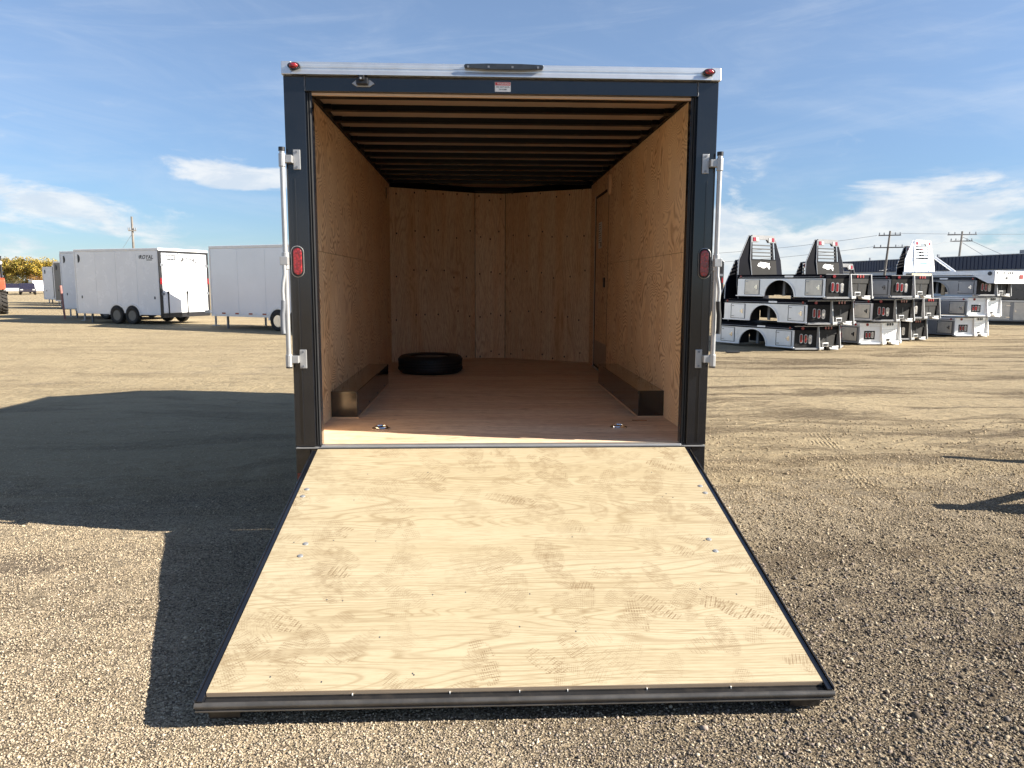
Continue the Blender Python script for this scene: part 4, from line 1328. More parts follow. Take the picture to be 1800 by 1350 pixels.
# charcoal trailer with brushed storage doors at the right edge
ct = thing('stock_trailer', 'charcoal trailer with brushed metal storage doors, behind the aluminium truck beds', 'trailer', (20.9, 26.6, 0), -0.50)
obj('body', MB().prismX([(0, 0.98), (2.4, 0.98), (2.4, 2.15), (0, 2.15)], 0.0, 5.2), 'pewter_skin', ct, bevel=0.05)
obj('roof', MB().box(-0.03, 5.23, -0.03, 2.43, 2.152, 2.22), 'aluminium', ct, bevel=0.02)
obj('lower_body', MB().box(0.0, 5.2, 0.05, 2.35, 0.12, 0.93), 'skirt_grey', ct)
obj('belt_trim', MB().box(-0.01, 5.21, -0.02, 2.42, 0.932, 0.978), 'aluminium', ct)
for k in range(4):
    x = -0.02 + k * 1.28
    dr = obj('storage_door', MB().box(x + 0.06, x + 1.20, 0.022, 0.048, 0.17, 0.90), 'box_door_metal', ct, bevel=0.008)
    obj('hinge', MB().box(x + 1.08, x + 1.22, 0.010, 0.0215, 0.74, 0.78).box(x + 1.08, x + 1.22, 0.010, 0.0215, 0.26, 0.30), 'chrome', dr)
    obj('latch', MB().box(x + 0.10, x + 0.15, 0.008, 0.0215, 0.50, 0.58), 'chrome', dr)
mb = MB()
for y in (0.2, 2.2):
    mb.tube([(1.3, y, 0.30), (1.3, y, 0.30001)], 0.1, 8)
obj('skid', MB().box(0.2, 5.0, 0.2, 2.2, 0.0, 0.118), 'black_steel', ct)

# ------------------------------------------------------------------ truck beds
PHI = 0.508
WL, WC, TAU, BL = 0.577, 0.812, 0.489, 2.62
c1p = (WL * math.cos(TAU), -WL * math.sin(TAU)); c2p = (c1p[0] + WC, c1p[1]); c3p = (c2p[0] + c1p[0], 0.0)
BW = c3p[0]
DZ0, DZ1 = 0.475, 0.575
DOG = [(-0.30, 0.02), (-0.24, 0.09), (-0.20, 0.085), (-0.17, 0.115), (-0.05, 0.105), (0.10, 0.10), (0.20, 0.085), (0.245, 0.095), (0.235, 0.06), (0.215, 0.045), (0.27, 0.0), (0.255, -0.025), (0.20, 0.015), (0.24, -0.05), (0.215, -0.065), (0.15, -0.005), (0.10, 0.0), (0.0, -0.035), (-0.08, -0.03), (-0.15, 0.0), (-0.24, 0.005)]


def rear_fn(p, q, d0=0.0):
    """map (u along p->q, z, outwards h) to local xyz; p,q in plan"""
    P, Q = Vector((p[0], p[1], 0)), Vector((q[0], q[1], 0))
    e = (Q - P).normalized(); n = Vector((e.y, -e.x, 0))
    return lambda u, z, h: tuple(P + e * u + n * h + Vector((0, 0, z)))


def quadlet(mb, fn, u0, u1, z0, z1, h0, h1):
    return mb.prism([(u0, z0), (u1, z0), (u1, z1), (u0, z1)], h0, h1, fn)


def stadium(mb, fn, u, z, hw, hh, h0, h1):
    return mb.capsule(u, z, hw, hh, h0, h1, 6, fn)


def make_bed(style='black', skirt='skirt_silver', doors='skirt_silver', rack=True, label='', dog=True):
    t_ = thing('truck_bed', label, 'truck bed')
    alum = style == 'alum'
    dk = 'bright_aluminium' if alum else 'bed_black'
    rp = 'bright_aluminium' if alum else 'bed_charcoal'
    outl = [(0, BL), (0, 0), c1p, c2p, c3p, (BW, BL)]
    deck = obj('deck', MB().prismZ([(x, y) for x, y in outl], DZ0, DZ1), dk, t_, bevel=0.006)
    # bright strip that paints the sunlit line on the rear deck edge
    mb = MB()
    for p, q in (((0, 0), c1p), (c1p, c2p), (c2p, c3p)):
        fn = rear_fn(p, q)
        quadlet(mb, fn, 0.0, math.dist(p, q), DZ1 - 0.012, DZ1 + 0.004, -0.02, 0.006)
    obj('sunlit_deck_edge', mb, 'zinc', deck)
    mb = MB()
    mb.box(-0.006, 0.001, BL * 0.02, BL * 0.98, DZ0 + 0.03, DZ0 + 0.045)
    obj('stake_rail', mb, 'grey_steel', deck)
    mb = MB().capsule(0, 0, 0.13, 0.022, -0.008, 0.001)
    mb.xf(Matrix.Translation((-0.001, 1.02, DZ0 + 0.05)) @ Matrix.Rotation(-PI / 2, 4, 'Z'))
    obj('side_badge', mb, 'bright_aluminium', deck)
    lw_ = MB()
    fnL = rear_fn((0, BL), (0, 0))
    stadium(lw_, fnL, BL - 0.13, 0.525, 0.03, 0.03, 0.0, 0.012)
    stadium(lw_, fnL, 0.12, 0.525, 0.03, 0.03, 0.0, 0.012)
    obj('marker_light', lw_, 'red_lens', deck)
    # skirts with wheel arch, both sides
    yc, rad = 1.30, 0.44
    arch = [(yc + rad * math.cos(a), 0.03 + rad * 0.93 * math.sin(a)) for a in np.linspace(0, PI, 15)]
    pr = [(0.012, 0.03)] + arch[::-1] + [(BL - 0.01, 0.03), (BL - 0.01, DZ0 - 0.002), (0.012, DZ0 - 0.002)]
    for x0, x1, sg in ((0.012, 0.03, -1), (BW - 0.03, BW - 0.012, 1)):
        sk = obj('side_skirt', MB().prismX(pr, x0, x1), skirt, t_)
        big = [(yc + (a[0] - yc) * 1.09, 0.03 + (a[1] - 0.03) * 1.08) for a in arch]
        mb = MB().prismX(arch + big[::-1], *((x0 - 0.014, x0 - 0.001) if sg < 0 else (x1 + 0.001, x1 + 0.014)))
        obj('arch_trim', mb, 'chrome' if alum else skirt, sk)
        mb = MB()
        xa = (x0 - 0.022, x0 - 0.001) if sg < 0 else (x1 + 0.001, x1 + 0.022)
        mb.box(*xa, yc + rad * 1.1, BL + 0.03, 0.03, 0.052); mb.box(*xa, 0.0, yc - rad * 1.1, 0.03, 0.052)
        obj('bottom_flange', mb, skirt, sk, split=True)
        for a, c in ((1.92, 2.36), (0.10, 0.54)):
            dx = (x0 - 0.010, x0 - 0.001) if sg < 0 else (x1 + 0.001, x1 + 0.010)
            dr = obj('box_door', MB().box(*dx, a, c, 0.085, DZ0 - 0.035), doors, t_, bevel=0.004)
            rim_ = MB()
            ddx = (x0 - 0.0035, x0 - 0.0005) if sg < 0 else (x1 + 0.0005, x1 + 0.0035)
            for (ya, yb, za, zb) in ((a - 0.022, a - 0.004, 0.07, DZ0 - 0.02), (c + 0.004, c + 0.022, 0.07, DZ0 - 0.02), (a - 0.003, c + 0.003, 0.07, 0.081), (a - 0.003, c + 0.003, DZ0 - 0.031, DZ0 - 0.02)):
                rim_.box(*ddx, ya, yb, za, zb)
            obj('door_gap', rim_, 'dark_print', dr)
            ex = (dx[0] - 0.012, dx[0] - 0.001) if sg < 0 else (dx[1] + 0.001, dx[1] + 0.012)
            mb = MB()
            for zc in (0.13, 0.40):
                mb.box(*ex, c - 0.085, c + 0.02, zc - 0.012, zc + 0.012)
            obj('hinge', mb, 'zinc', dr, split=True)
            mb = MB().box(*ex, a + 0.05, a + 0.10, 0.21, 0.32)
            mb.box(*ex, a + 0.105, a + 0.14, 0.245, 0.285)
            obj('latch', mb, 'chrome', dr)
    mb = MB()
    for x0, x1 in ((0.032, 0.42), (BW - 0.42, BW - 0.032)):
        mb.box(x0, x1, 0.03, yc - rad - 0.03, 0.05, DZ0 - 0.004)
        mb.box(x0, x1, yc + rad + 0.03, BL - 0.05, 0.05, DZ0 - 0.004)
    mb.box(0.55, 0.68, 0.0, BL - 0.02, 0.28, DZ0 - 0.004); mb.box(BW - 0.68, BW - 0.55, 0.0, BL - 0.02, 0.28, DZ0 - 0.004)
    obj('frame_and_boxes', mb, 'dark_cavity', t_)
    mb = MB()
    for x0 in (0.30, BW - 0.34):
        mb.box(x0, x0 + 0.04, yc + 0.05, yc + 0.12, 0.05, DZ0 - 0.004)
    obj('wheel_house', MB().box(0.435, 0.455, yc - rad - 0.02, yc + rad + 0.02, 0.10, DZ0 - 0.004), 'plain_black', t_)
    obj('wheel_house', MB().box(BW - 0.455, BW - 0.435, yc - rad - 0.02, yc + rad + 0.02, 0.10, DZ0 - 0.004), 'plain_black', t_)
    obj('brace', mb, 'grey_steel', t_)
    # rear: angled light panels and centre panel
    for p, q, nm in (((0.0, 0.0), c1p, 'L'), (c2p, c3p, 'R')):
        fn = rear_fn(p, q)
        mb = MB()
        if alum:
            quadlet(mb, fn, 0.0, WL, 0.045, 0.13, -0.03, 0.0); quadlet(mb, fn, 0.0, WL, 0.36, DZ0 - 0.002, -0.03, 0.0)
            quadlet(mb, fn, 0.0, 0.12, 0.1305, 0.3595, -0.03, 0.0); quadlet(mb, fn, WL - 0.15, WL, 0.1305, 0.3595, -0.03, 0.0)
        else:
            quadlet(mb, fn, 0.02, WL, 0.06, DZ0 - 0.002, -0.03, 0.0)
        lp = obj('light_panel', mb, rp, t_)
        if alum:
            mb = MB(); quadlet(mb, fn, 0.121, WL - 0.151, 0.131, 0.359, -0.05, -0.031)
            obj('light_recess', mb, 'bed_charcoal', lp)
        us = (0.17, 0.285, 0.40) if nm == 'L' else (WL - 0.17, WL - 0.285, WL - 0.40)
        hb = -0.030 if alum else 0.0
        if alum:
            us = tuple(0.13 + 0.07 + 0.085 * i for i in range(3)) if nm == 'L' else tuple(WL - 0.2 - 0.085 * i for i in range(3))
        for i, u_ in enumerate(us):
            hh = 0.115 if not alum else 0.085
            zc = 0.275 - 0.012 * i if not alum else 0.245
            mb = MB(); stadium(mb, fn, u_, zc, 0.042 if not alum else 0.032, hh, hb + 0.001, hb + 0.010)
            rg = obj('lamp_ring', mb, 'zinc' if i < 2 else 'white_plastic', lp)
            mb = MB(); stadium(mb, fn, u_, zc, 0.026 if not alum else 0.022, hh - 0.02, hb + 0.0105, hb + 0.019)
            obj('lens', mb, 'red_lens' if i < 2 else 'clear_lens', rg)
        mb = MB(); stadium(mb, fn, 0.20 if nm == 'L' else WL - 0.20, 0.525, 0.038, 0.038, 0.004, 0.012)
        obj('round_lamp', mb, 'red_lens', lp)
        mb = MB(); quadlet(mb, fn, 0.0, WL, 0.0, 0.045, -0.10, 0.07)
        obj('bumper_step', mb, 'zinc' if not alum else 'bright_aluminium', lp, bevel=0.006)
    fn = rear_fn(c1p, c2p)
    mb = MB()
    if alum:
        quadlet(mb, fn, 0.0, WC, 0.06, DZ0 - 0.002, -0.03, -0.005)
    else:
        mb.prism([(0.06, 0.06), (WC - 0.14, 0.06), (WC - 0.07, 0.36), (0.02, 0.36)], -0.05, -0.02, fn)
        quadlet(mb, fn, 0.0, WC, 0.362, DZ0 - 0.002, -0.03, 0.0)
    cp = obj('rear_panel', mb, rp, t_)
    for k in range(3):
        u_ = WC * 0.5 + (k - 1) * 0.11
        mb = MB(); stadium(mb, fn, u_, 0.525, 0.028, 0.036, 0.007, 0.016)
        obj('id_lamp', mb, 'red_lens' if not alum else 'dark_print', cp)
    mb = MB()
    quadlet(mb, fn, WC * 0.18, WC * 0.46, 0.07, 0.16, -0.019, 0.06); quadlet(mb, fn, WC * 0.58, WC * 0.80, 0.02, 0.07, -0.015, 0.10)
    quadlet(mb, fn, 0.02, WC * 0.20, 0.0, 0.06, -0.015, 0.09); quadlet(mb, fn, WC * 0.74, WC - 0.05, 0.0, 0.07, -0.015, 0.07)
    mb.prism([(WC * 0.40, 0.05), (WC * 0.44, 0.0), (WC * 0.85, -0.03), (WC * 0.86, 0.0)], 0.02, 0.12, fn)
    obj('hitch_step', mb, 'zinc' if not alum else 'white_trim', cp, bevel=0.006)
    mb = MB()
    quadlet(mb, fn, WC * 0.22, WC * 0.42, 0.085, 0.145, 0.0605, 0.066)
    quadlet(mb, fn, WC * 0.46, WC * 0.53, 0.20, 0.36, -0.0195, -0.012)
    obj('receiver_socket', mb, 'plain_black', cp, split=True)
    if alum:
        mb = MB()
        for k in range(6):
            quadlet(mb, fn, 0.1, WC - 0.1, 0.10 + 0.055 * k, 0.106 + 0.055 * k, -0.0045, -0.002)
        obj('press_line', mb, 'grey_print', cp)
        mb = MB(); mb.prism([(0.05, 0.20), (0.16, 0.36), (WC - 0.18, 0.36), (WC - 0.08, 0.25), (WC - 0.1, 0.36), (0.05, 0.37)], -0.004, 0.02, fn)
    # fins either side of the centre panel
    for (px, py) in (c1p, c2p):
        mb = MB()
        mb.prismX([(py + 0.03, 0.0), (py - 0.10, 0.0), (py - 0.035, DZ1), (py + 0.03, DZ1)], px - 0.011, px + 0.011)
        obj('rear_fin', mb, 'zinc' if not alum else 'bright_aluminium', t_)
    # headache rack
    if rack:
        make_rack(t_, dk, alum, dog)
    return t_


def make_rack(t_, dk, alum, dog, y0=None, wide=None):
    y = (BL - 0.10) if y0 is None else y0
    fw = 1.02; xl = BW / 2 - fw / 2; xr = BW / 2 + fw / 2
    zb, zw, zt_, ztop = DZ1 + 0.002, DZ1 + 0.40, DZ1 + 0.86, DZ1 + 1.05
    fn = lambda u, z, h: (u, y - h + (z - zb) * 0.10, z)
    mb = MB()
    mb.prism([(xl, zb), (xr, zb), (xr - 0.02, zw), (xl - 0.03, zw)], -0.015, 0.015, fn)
    rk = obj('headache_rack', mb, 'rack_plate' if not alum else 'bright_aluminium', t_)
    edge = 'bright_aluminium' if alum else 'zinc_dull'
    mb = MB()
    mb.prism([(xl + 0.02, zt_), (xl + 0.30, zt_), (xl + 0.36, zt_ + 0.08), (xr - 0.36, zt_ + 0.08), (xr - 0.30, zt_), (xr - 0.02, zt_), (xr - 0.05, ztop - 0.03), (xr - 0.09, ztop), (xl + 0.09, ztop), (xl + 0.05, ztop - 0.03)], -0.03, 0.03, fn)
    obj('light_bridge', mb, edge, rk)
    for i, u_ in enumerate((xl + 0.14, xl + 0.255, xr - 0.255, xr - 0.14)):
        mb = MB(); mb.prism([(u_ - 0.05, zt_ + 0.03), (u_ + 0.05, zt_ + 0.03), (u_ + 0.05, zt_ + 0.13), (u_ - 0.05, zt_ + 0.13)], 0.0305, 0.042, fn)
        obj('rack_lamp', mb, 'red_lens' if i in (0, 3) else 'clear_lens', rk)
    for k in range(4):
        z = zw + 0.085 + k * 0.095
        mb = MB(); mb.prism([(xl + 0.05, z), (xr - 0.12, z), (xr - 0.12, z + 0.032), (xl + 0.05, z + 0.032)], -0.016, 0.016, fn)
        obj('window_slat', mb, 'plain_black' if not alum else 'bright_aluminium', rk)
    mb = MB()
    mb.prism([(xl - 0.02, zw), (xl + 0.05, zw), (xl + 0.075, zt_), (xl + 0.03, zt_)], -0.02, 0.02, fn)
    mb.prism([(xr - 0.19, zw), (xr - 0.11, zw), (xr - 0.125, zt_), (xr - 0.185, zt_)], -0.02, 0.02, fn)
    mb.prism([(xl - 0.02, zw - 0.001), (xr - 0.02, zw - 0.001), (xr - 0.02, zw + 0.02), (xl - 0.02, zw + 0.02)], -0.025, 0.025, fn)
    obj('window_post', mb, dk, rk)
    # swept wings down to the deck corners
    for sg in (-1, 1):
        xi = xl if sg < 0 else xr
        xo = 0.03 if sg < 0 else BW - 0.03
        vs = []
        yo = y + 0.12
        def pt(x_, y_, z_, th):
            return (x_, y_ + th + (z_ - zb) * 0.10, z_)
        xit = xi - sg * 0.05
        P = [(xi, y, zb), (xo, yo, zb), (xo + (-sg) * 0.05, yo - 0.01, zw), (xit + sg * 0.05, y + 0.03, ztop - 0.02), (xit, y, ztop - 0.02)]
        vs = [pt(*p, -0.012) for p in P] + [pt(*p, 0.012) for p in P]
        fs = [(0, 1, 2, 3, 4), (9, 8, 7, 6, 5)] + [(i, (i + 1) % 5, (i + 1) % 5 + 5, i + 5) for i in range(5)]
        obj('rack_wing', MB().add(vs, fs), dk, rk)
        mb = MB()
        mb.tube([pt(*P[1], 0), pt(*P[2], 0), pt(*P[3], 0), pt(*P[4], 0)], 0.014, 6)
        if sg < 0:
            mb.tube([pt(xi, y - 0.016, zb, 0), pt(xi - 0.03, y - 0.016, zw, 0), pt(xi + 0.04, y - 0.016, ztop - 0.03, 0)], 0.014, 6)
        obj('rack_edge', mb, 'zinc' if not alum else 'bright_aluminium', rk, split=True)
    if dog:
        mb = MB()
        mb.prism([(BW / 2 + a * 0.9, zb + 0.22 + c * 1.1) for a, c in DOG], 0.0155, 0.019, fn)
        obj('emblem', mb, 'white_decal', rk)
    elif alum:
        mb = MB()
        mb.prism([(BW / 2 - 0.22, zb + 0.24), (BW / 2 + 0.20, zb + 0.24), (BW / 2 + 0.24, zb + 0.33), (BW / 2 - 0.18, zb + 0.33)], 0.0155, 0.018, fn)
        obj('emblem', mb, 'blue_decal', rk)
    return rk


axv = np.array([math.sin(PHI), -math.cos(PHI)])
GRP = 'truck beds stacked in the yard'
bed_black = make_bed('black', 'skirt_silver', 'skirt_silver', label='x')
bed_tan = make_bed('black', 'skirt_silver', 'box_door_metal', label='x')
bed_grey = make_bed('black', 'skirt_grey', 'skirt_grey', label='x')
bed_alum = make_bed('alum', 'skirt_grey', 'box_door_metal', rack=False, label='x', dog=False)
used = set()


def put_bed(proto, corner, shift, level, label, dz=0.628):
    o = proto if id(proto) not in used else copy_tree(proto)
    used.add(id(proto))
    o.location = (corner[0] + axv[0] * shift, corner[1] + axv[1] * shift, 0.02 + level * dz)
    o.rotation_euler = (0, 0, PHI + (random.uniform(-0.022, 0.022) if level else 0.0))
    o['label'] = label
    o['group'] = GRP
    return o


S1 = (7.566, 13.527); S2 = (10.05, 15.19); S3 = (11.78, 16.82); S4 = (14.71, 18.38)
put_bed(bed_black, S1, 0.0, 0, 'silver-skirted truck bed on the gravel under two others, first stack from the black trailer')
put_bed(bed_black, S1, 0.335, 1, 'silver-skirted truck bed, middle of the stack nearest the black trailer')
put_bed(bed_tan, S1, 0.794, 2, 'black truck bed with headache rack and tan box doors, topmost of the first stack')
put_bed(bed_alum, S2, 0.0, 0, 'bright aluminium truck bed on the gravel beside the first stack')
put_bed(bed_tan, S2, 0.335, 1, 'black truck bed with tan metal box door resting on the aluminium one')
put_bed(bed_grey, S2, 0.794, 2, 'black truck bed with grey box and white rack emblem, topmost of the second stack')
put_bed(bed_grey, S3, 0.0, 0, 'black truck bed on the gravel at the bottom of the two-high stack')
put_bed(bed_grey, S3, 0.335, 1, 'black truck bed on top of the two-high stack')
put_bed(bed_alum, S4, 0.0, 0, 'aluminium truck bed on the gravel before the charcoal trailer')
put_bed(bed_alum, S4, 0.335, 1, 'aluminium truck bed second from the ground before the charcoal trailer')
put_bed(bed_grey, S4, 0.56, 2, 'black truck bed with grey box lying under the long flat aluminium deck')

# long flat aluminium deck on top of the last stack
fb = thing('truck_bed', 'long flat aluminium truck bed with its rack, topmost of the last stack', 'truck bed', (S4[0] + axv[0] * 1.03, S4[1] + axv[1] * 1.03, 0.02 + 3 * 0.628), PHI, GRP)
FL = 2.85
obj('deck', MB().box(0, BW, 0, FL, 0.0, 0.13), 'bright_aluminium', fb, bevel=0.006)
mb = MB()
for x0, x1 in ((0.0, 0.03), (BW - 0.03, BW)):
    mb.prismX([(0.0, -0.24), (0.16, -0.24), (0.62, -0.002), (0.0, -0.002)], x0, x1)
obj('tail_skirt', mb, 'bright_aluminium', fb, split=True)
rp_ = obj('rear_panel', MB().prismY([(0.0, -0.25), (BW - 0.1, -0.25), (BW - 0.02, -0.18), (BW, 0.13), (0.0, 0.13)], -0.03, -0.002), 'white_trim', fb, bevel=0.005)
mb = MB()
for k in range(3):
    mb.capsule(0.78 + k * 0.11, 0.07, 0.025, 0.045, -0.04, -0.031)
mb.capsule(0.10, 0.07, 0.025, 0.045, -0.04, -0.031).capsule(0.50, 0.07, 0.025, 0.045, -0.04, -0.031).capsule(1.74, 0.07, 0.02, 0.05, -0.04, -0.031)
for k in range(4):
    mb.box(0.12 + 0.07 * k, 0.14 + 0.07 * k, -0.035, -0.031, -0.18, 0.0); mb.box(1.40 + 0.07 * k, 1.42 + 0.07 * k, -0.035, -0.031, -0.18, 0.0)
mb.box(0.62, 0.72, -0.045, -0.031, -0.12, -0.05)
obj('lamp_slot', mb, 'dark_print', rp_)
obj('lens', MB().box(1.45, 1.66, -0.042, -0.031, -0.10, 0.02), 'red_lens', rp_)
obj('round_lamp', MB().tube([(-0.001, 0.12, 0.05), (-0.02, 0.12, 0.05)], 0.06, 12), 'dark_print', fb)
rk = make_rack(fb, 'bright_aluminium', True, False, FL - 0.15)
rk.location = (0, 0, -0.575 + 0.13)
obj('rack_brace', MB().tube([(1.55, FL - 0.15, 0.62), (1.55, FL - 0.85, 0.13)], 0.05, 8), 'bright_aluminium', fb)
# timber left on and between the stacks


def timber(label, corner, shift, x, y, z, L, rz=0.0, wd=0.09, h=0.09, upright=False):
    c = (corner[0] + axv[0] * shift, corner[1] + axv[1] * shift)
    M = Matrix.Translation((c[0], c[1], 0.02)) @ Matrix.Rotation(PHI, 4, 'Z')
    p = M @ Vector((x, y, z))
    mbt = MB().box(-L / 2, L / 2, -wd / 2, wd / 2, 0, h) if not upright else MB().box(-wd / 2, wd / 2, -h / 2, h / 2, 0, L)
    o_ = obj('timber_block', mbt, 'raw_timber', None, bevel=0.004)
    o_.location = p; o_.rotation_euler = (0, 0, PHI + rz)
    tag(o_, label, 'timber', 'stacking timbers')


timber('pale timber plank lying on the rear edge of the second stack', S2, 0.794, 1.25, 0.02, 2 * 0.628 + 0.581, 1.0, 0.05, 0.16, 0.05)
timber('pale upright timber in the wheel arch of the black bed of the last stack', S4, 0.56, 0.20, 1.12, 2 * 0.628 + 0.005, 0.44, 0.2, 0.07, 0.10, True)
timber('pale upright timber in the wheel arch of the second aluminium bed', S4, 0.335, 0.20, 1.10, 0.628 + 0.005, 0.44, 0.2, 0.07, 0.10, True)
timber('pale upright timber in the lowest wheel arch of the last stack', S4, 0.0, 0.20, 1.12, 0.0, 0.44, -0.2, 0.07, 0.10, True)

# bits on the ground by the stacks
o = obj('dark_plank', MB().box(-0.16, 0.16, -0.05, 0.05, 0, 0.04), 'plain_black', None, bevel=0.006)
tag(o, 'small black plank lying on the gravel before the first truck bed stack', 'plank')
o.location = (5.85, 12.93, 0.0); o.rotation_euler = (0, 0, 0.1)

# ------------------------------------------------------------------ rough terrain forklift, far left edge
fk = thing('forklift', 'orange rough-terrain forklift with chunky tyres at the left edge', 'forklift', (-23.95, 34.3, 0), 0.62)


def lug_tyre(R, w):
    mb = MB().lathe([(R * 0.55, -w * 0.42), (R * 0.86, -w * 0.5), (R * 0.95, -w * 0.46), (R * 0.955, 0), (R * 0.95, w * 0.46), (R * 0.86, w * 0.5), (R * 0.55, w * 0.42), (R * 0.55, -w * 0.42)], (0, 0, 0), (1, 0, 0), 28)
    for k in range(18):
        for sg in (-1, 1):
            a = 2 * PI * (k + (0.5 if sg > 0 else 0)) / 18
            v0 = []
            for rr in (R * 0.93, R * 1.03):
                for (xx, ta) in ((0.02 * w, -0.05), (0.02 * w, 0.05), (0.5 * w, 0.22), (0.5 * w, 0.10)):
                    aa = a + ta
                    v0.append((sg * xx, rr * math.cos(aa), rr * math.sin(aa)))
            mb.add(v0, [(0, 1, 2, 3), (7, 6, 5, 4), (0, 4, 5, 1), (1, 5, 6, 2), (2, 6, 7, 3), (3, 7, 4, 0)])
    return mb


for (x, y, R_) in ((0.0, 0.0, 0.58), (-1.75, 0.0, 0.58), (0.0, 2.3, 0.5), (-1.75, 2.3, 0.5)):
    tm = lug_tyre(R_, 0.46)
    o = obj('wheel', tm, 'dusty_tyre', fk); o.location = (x, y, R_)
    r_ = obj('rim', MB().lathe([(R_ * 0.54, -0.17), (R_ * 0.48, -0.12), (R_ * 0.2, -0.06), (R_ * 0.2, 0.06), (R_ * 0.48, 0.12), (R_ * 0.54, 0.17)], (0, 0, 0), (1, 0, 0), 16), 'orange_paint', o)
obj('chassis', MB().prismX([(-0.3, 0.55), (2.9, 0.55), (2.95, 1.35), (1.6, 1.55), (0.2, 1.15), (-0.3, 1.0)], -1.45, -0.3), 'black_steel', fk, bevel=0.03)
obj('fender', MB().prismX([(-0.30, 1.22), (0.5, 1.22), (0.48, 1.72), (-0.05, 1.80), (-0.25, 1.70)], -0.3, 0.2), 'orange_paint', fk, bevel=0.03)
obj('hood', MB().prismX([(1.6, 0.9), (2.95, 0.9), (2.95, 1.6), (1.6, 1.75)], -1.55, -0.2), 'orange_paint', fk, bevel=0.05)
mb = MB()
for x in (-1.35, -0.35):
    mb.box(x - 0.05, x + 0.05, -0.75, -0.62, 0.15, 2.95); mb.box(x - 0.05, x + 0.05, -0.60, -0.50, 0.15, 2.75)
for z in (0.4, 1.5, 2.8):
    mb.box(-1.35, -0.35, -0.72, -0.64, z, z + 0.10)
obj('mast', mb, 'black_steel', fk)
mb = MB()
for x in (-1.4, 0.12):
    mb.tube([(x, 0.15, 1.2), (x, 0.35, 2.8)], 0.05, 6).tube([(x, 1.7, 1.6), (x, 1.5, 2.8)], 0.05, 6).tube([(x, 0.35, 2.8), (x, 1.5, 2.8)], 0.05, 6)
mb.box(-1.45, 0.17, 0.3, 1.55, 2.82, 2.88)
obj('cab_frame', mb, 'plain_black', fk)
obj('cab_panel', MB().box(-0.05, 0.10, 0.35, 1.5, 1.5, 2.0), 'white_trim', fk)
mb = MB()
for x in (-1.25, -0.45):
    mb.box(x - 0.06, x + 0.06, -1.9, -0.76, 0.12, 0.17)
obj('fork', mb, 'grey_steel', fk, split=True)
obj('work_lamp', MB().tube([(0.1, 0.28, 2.55), (0.1, 0.18, 2.55)], 0.09, 10), 'clear_lens', fk)

o = obj('marker_post', MB().tube([(0, 0, 0), (-0.09, 0, 1.45)], [0.04, 0.055], 8), 'red_paint')
tag(o, 'leaning red marker post beside the white trailer with the pale cap', 'post')
o.location = (-18.2, 29.2, 0)


# ------------------------------------------------------------------ far vehicles
def small_vehicle(name, label, cat, loc, rz, L, Wd, H, body, roofm, van=False):
    t_ = thing(name, label, cat, loc, rz)
    hl = H * (0.55 if not van else 0.45)
    pr = [(-L / 2, 0.35), (L / 2, 0.35), (L / 2, hl), (L / 2 - 0.1, hl + 0.05), (-L / 2 + 0.05, hl + 0.05)]
    obj('body', MB().prismY(pr, -Wd / 2, Wd / 2), body, t_, bevel=0.06)
    cab = [(-L * 0.48, hl + 0.055), (L * 0.30, hl + 0.055), (L * 0.16, H), (-L * 0.44, H)]
    obj('cabin', MB().prismY(cab, -Wd / 2 + 0.08, Wd / 2 - 0.08), roofm, t_, bevel=0.05)
    for sg in (-1, 1):
        obj('side_window', MB().prismY([(-L * 0.42, hl + 0.12), (L * 0.22, hl + 0.12), (L * 0.13, H - 0.12), (-L * 0.40, H - 0.12)], *sorted((sg * (Wd / 2 - 0.079), sg * (Wd / 2 - 0.07)))), 'clear_glass', t_)
    for x in (-L * 0.31, L * 0.31):
        for sg in (-1, 1):
            o = bpy.data.objects.new('wheel', WHEEL['rim_silver'][0]); C.objects.link(o); o.parent = t_
            o.location = (x, sg * (Wd / 2 - 0.1), 0.33); o.rotation_euler = (0, 0, PI / 2)
    for sg in (-1, 1):
        obj('headlight', MB().box(L / 2, L / 2 + 0.02, *sorted((sg * Wd * 0.28, sg * Wd * 0.44)), hl - 0.22, hl - 0.08), 'clear_lens', t_)
    return t_


small_vehicle('parked_car', 'dark parked car with long roof in front of the yellow trees', 'car', (-56.4, 92.8, 0), -1.03, 4.4, 1.75, 1.42, 'car_paint_dark', 'car_paint_dark')
small_vehicle('parked_van', 'small white van behind the dark parked car', 'van', (-60.7, 103.0, 0), -0.9, 4.9, 1.9, 1.75, 'white_skin', 'white_skin', True)
small_vehicle('parked_car', 'pale silver car parked furthest left below the trees', 'car', (-61.2, 98.0, 0), -1.1, 4.4, 1.8, 1.35, 'skirt_silver', 'car_paint_dark')

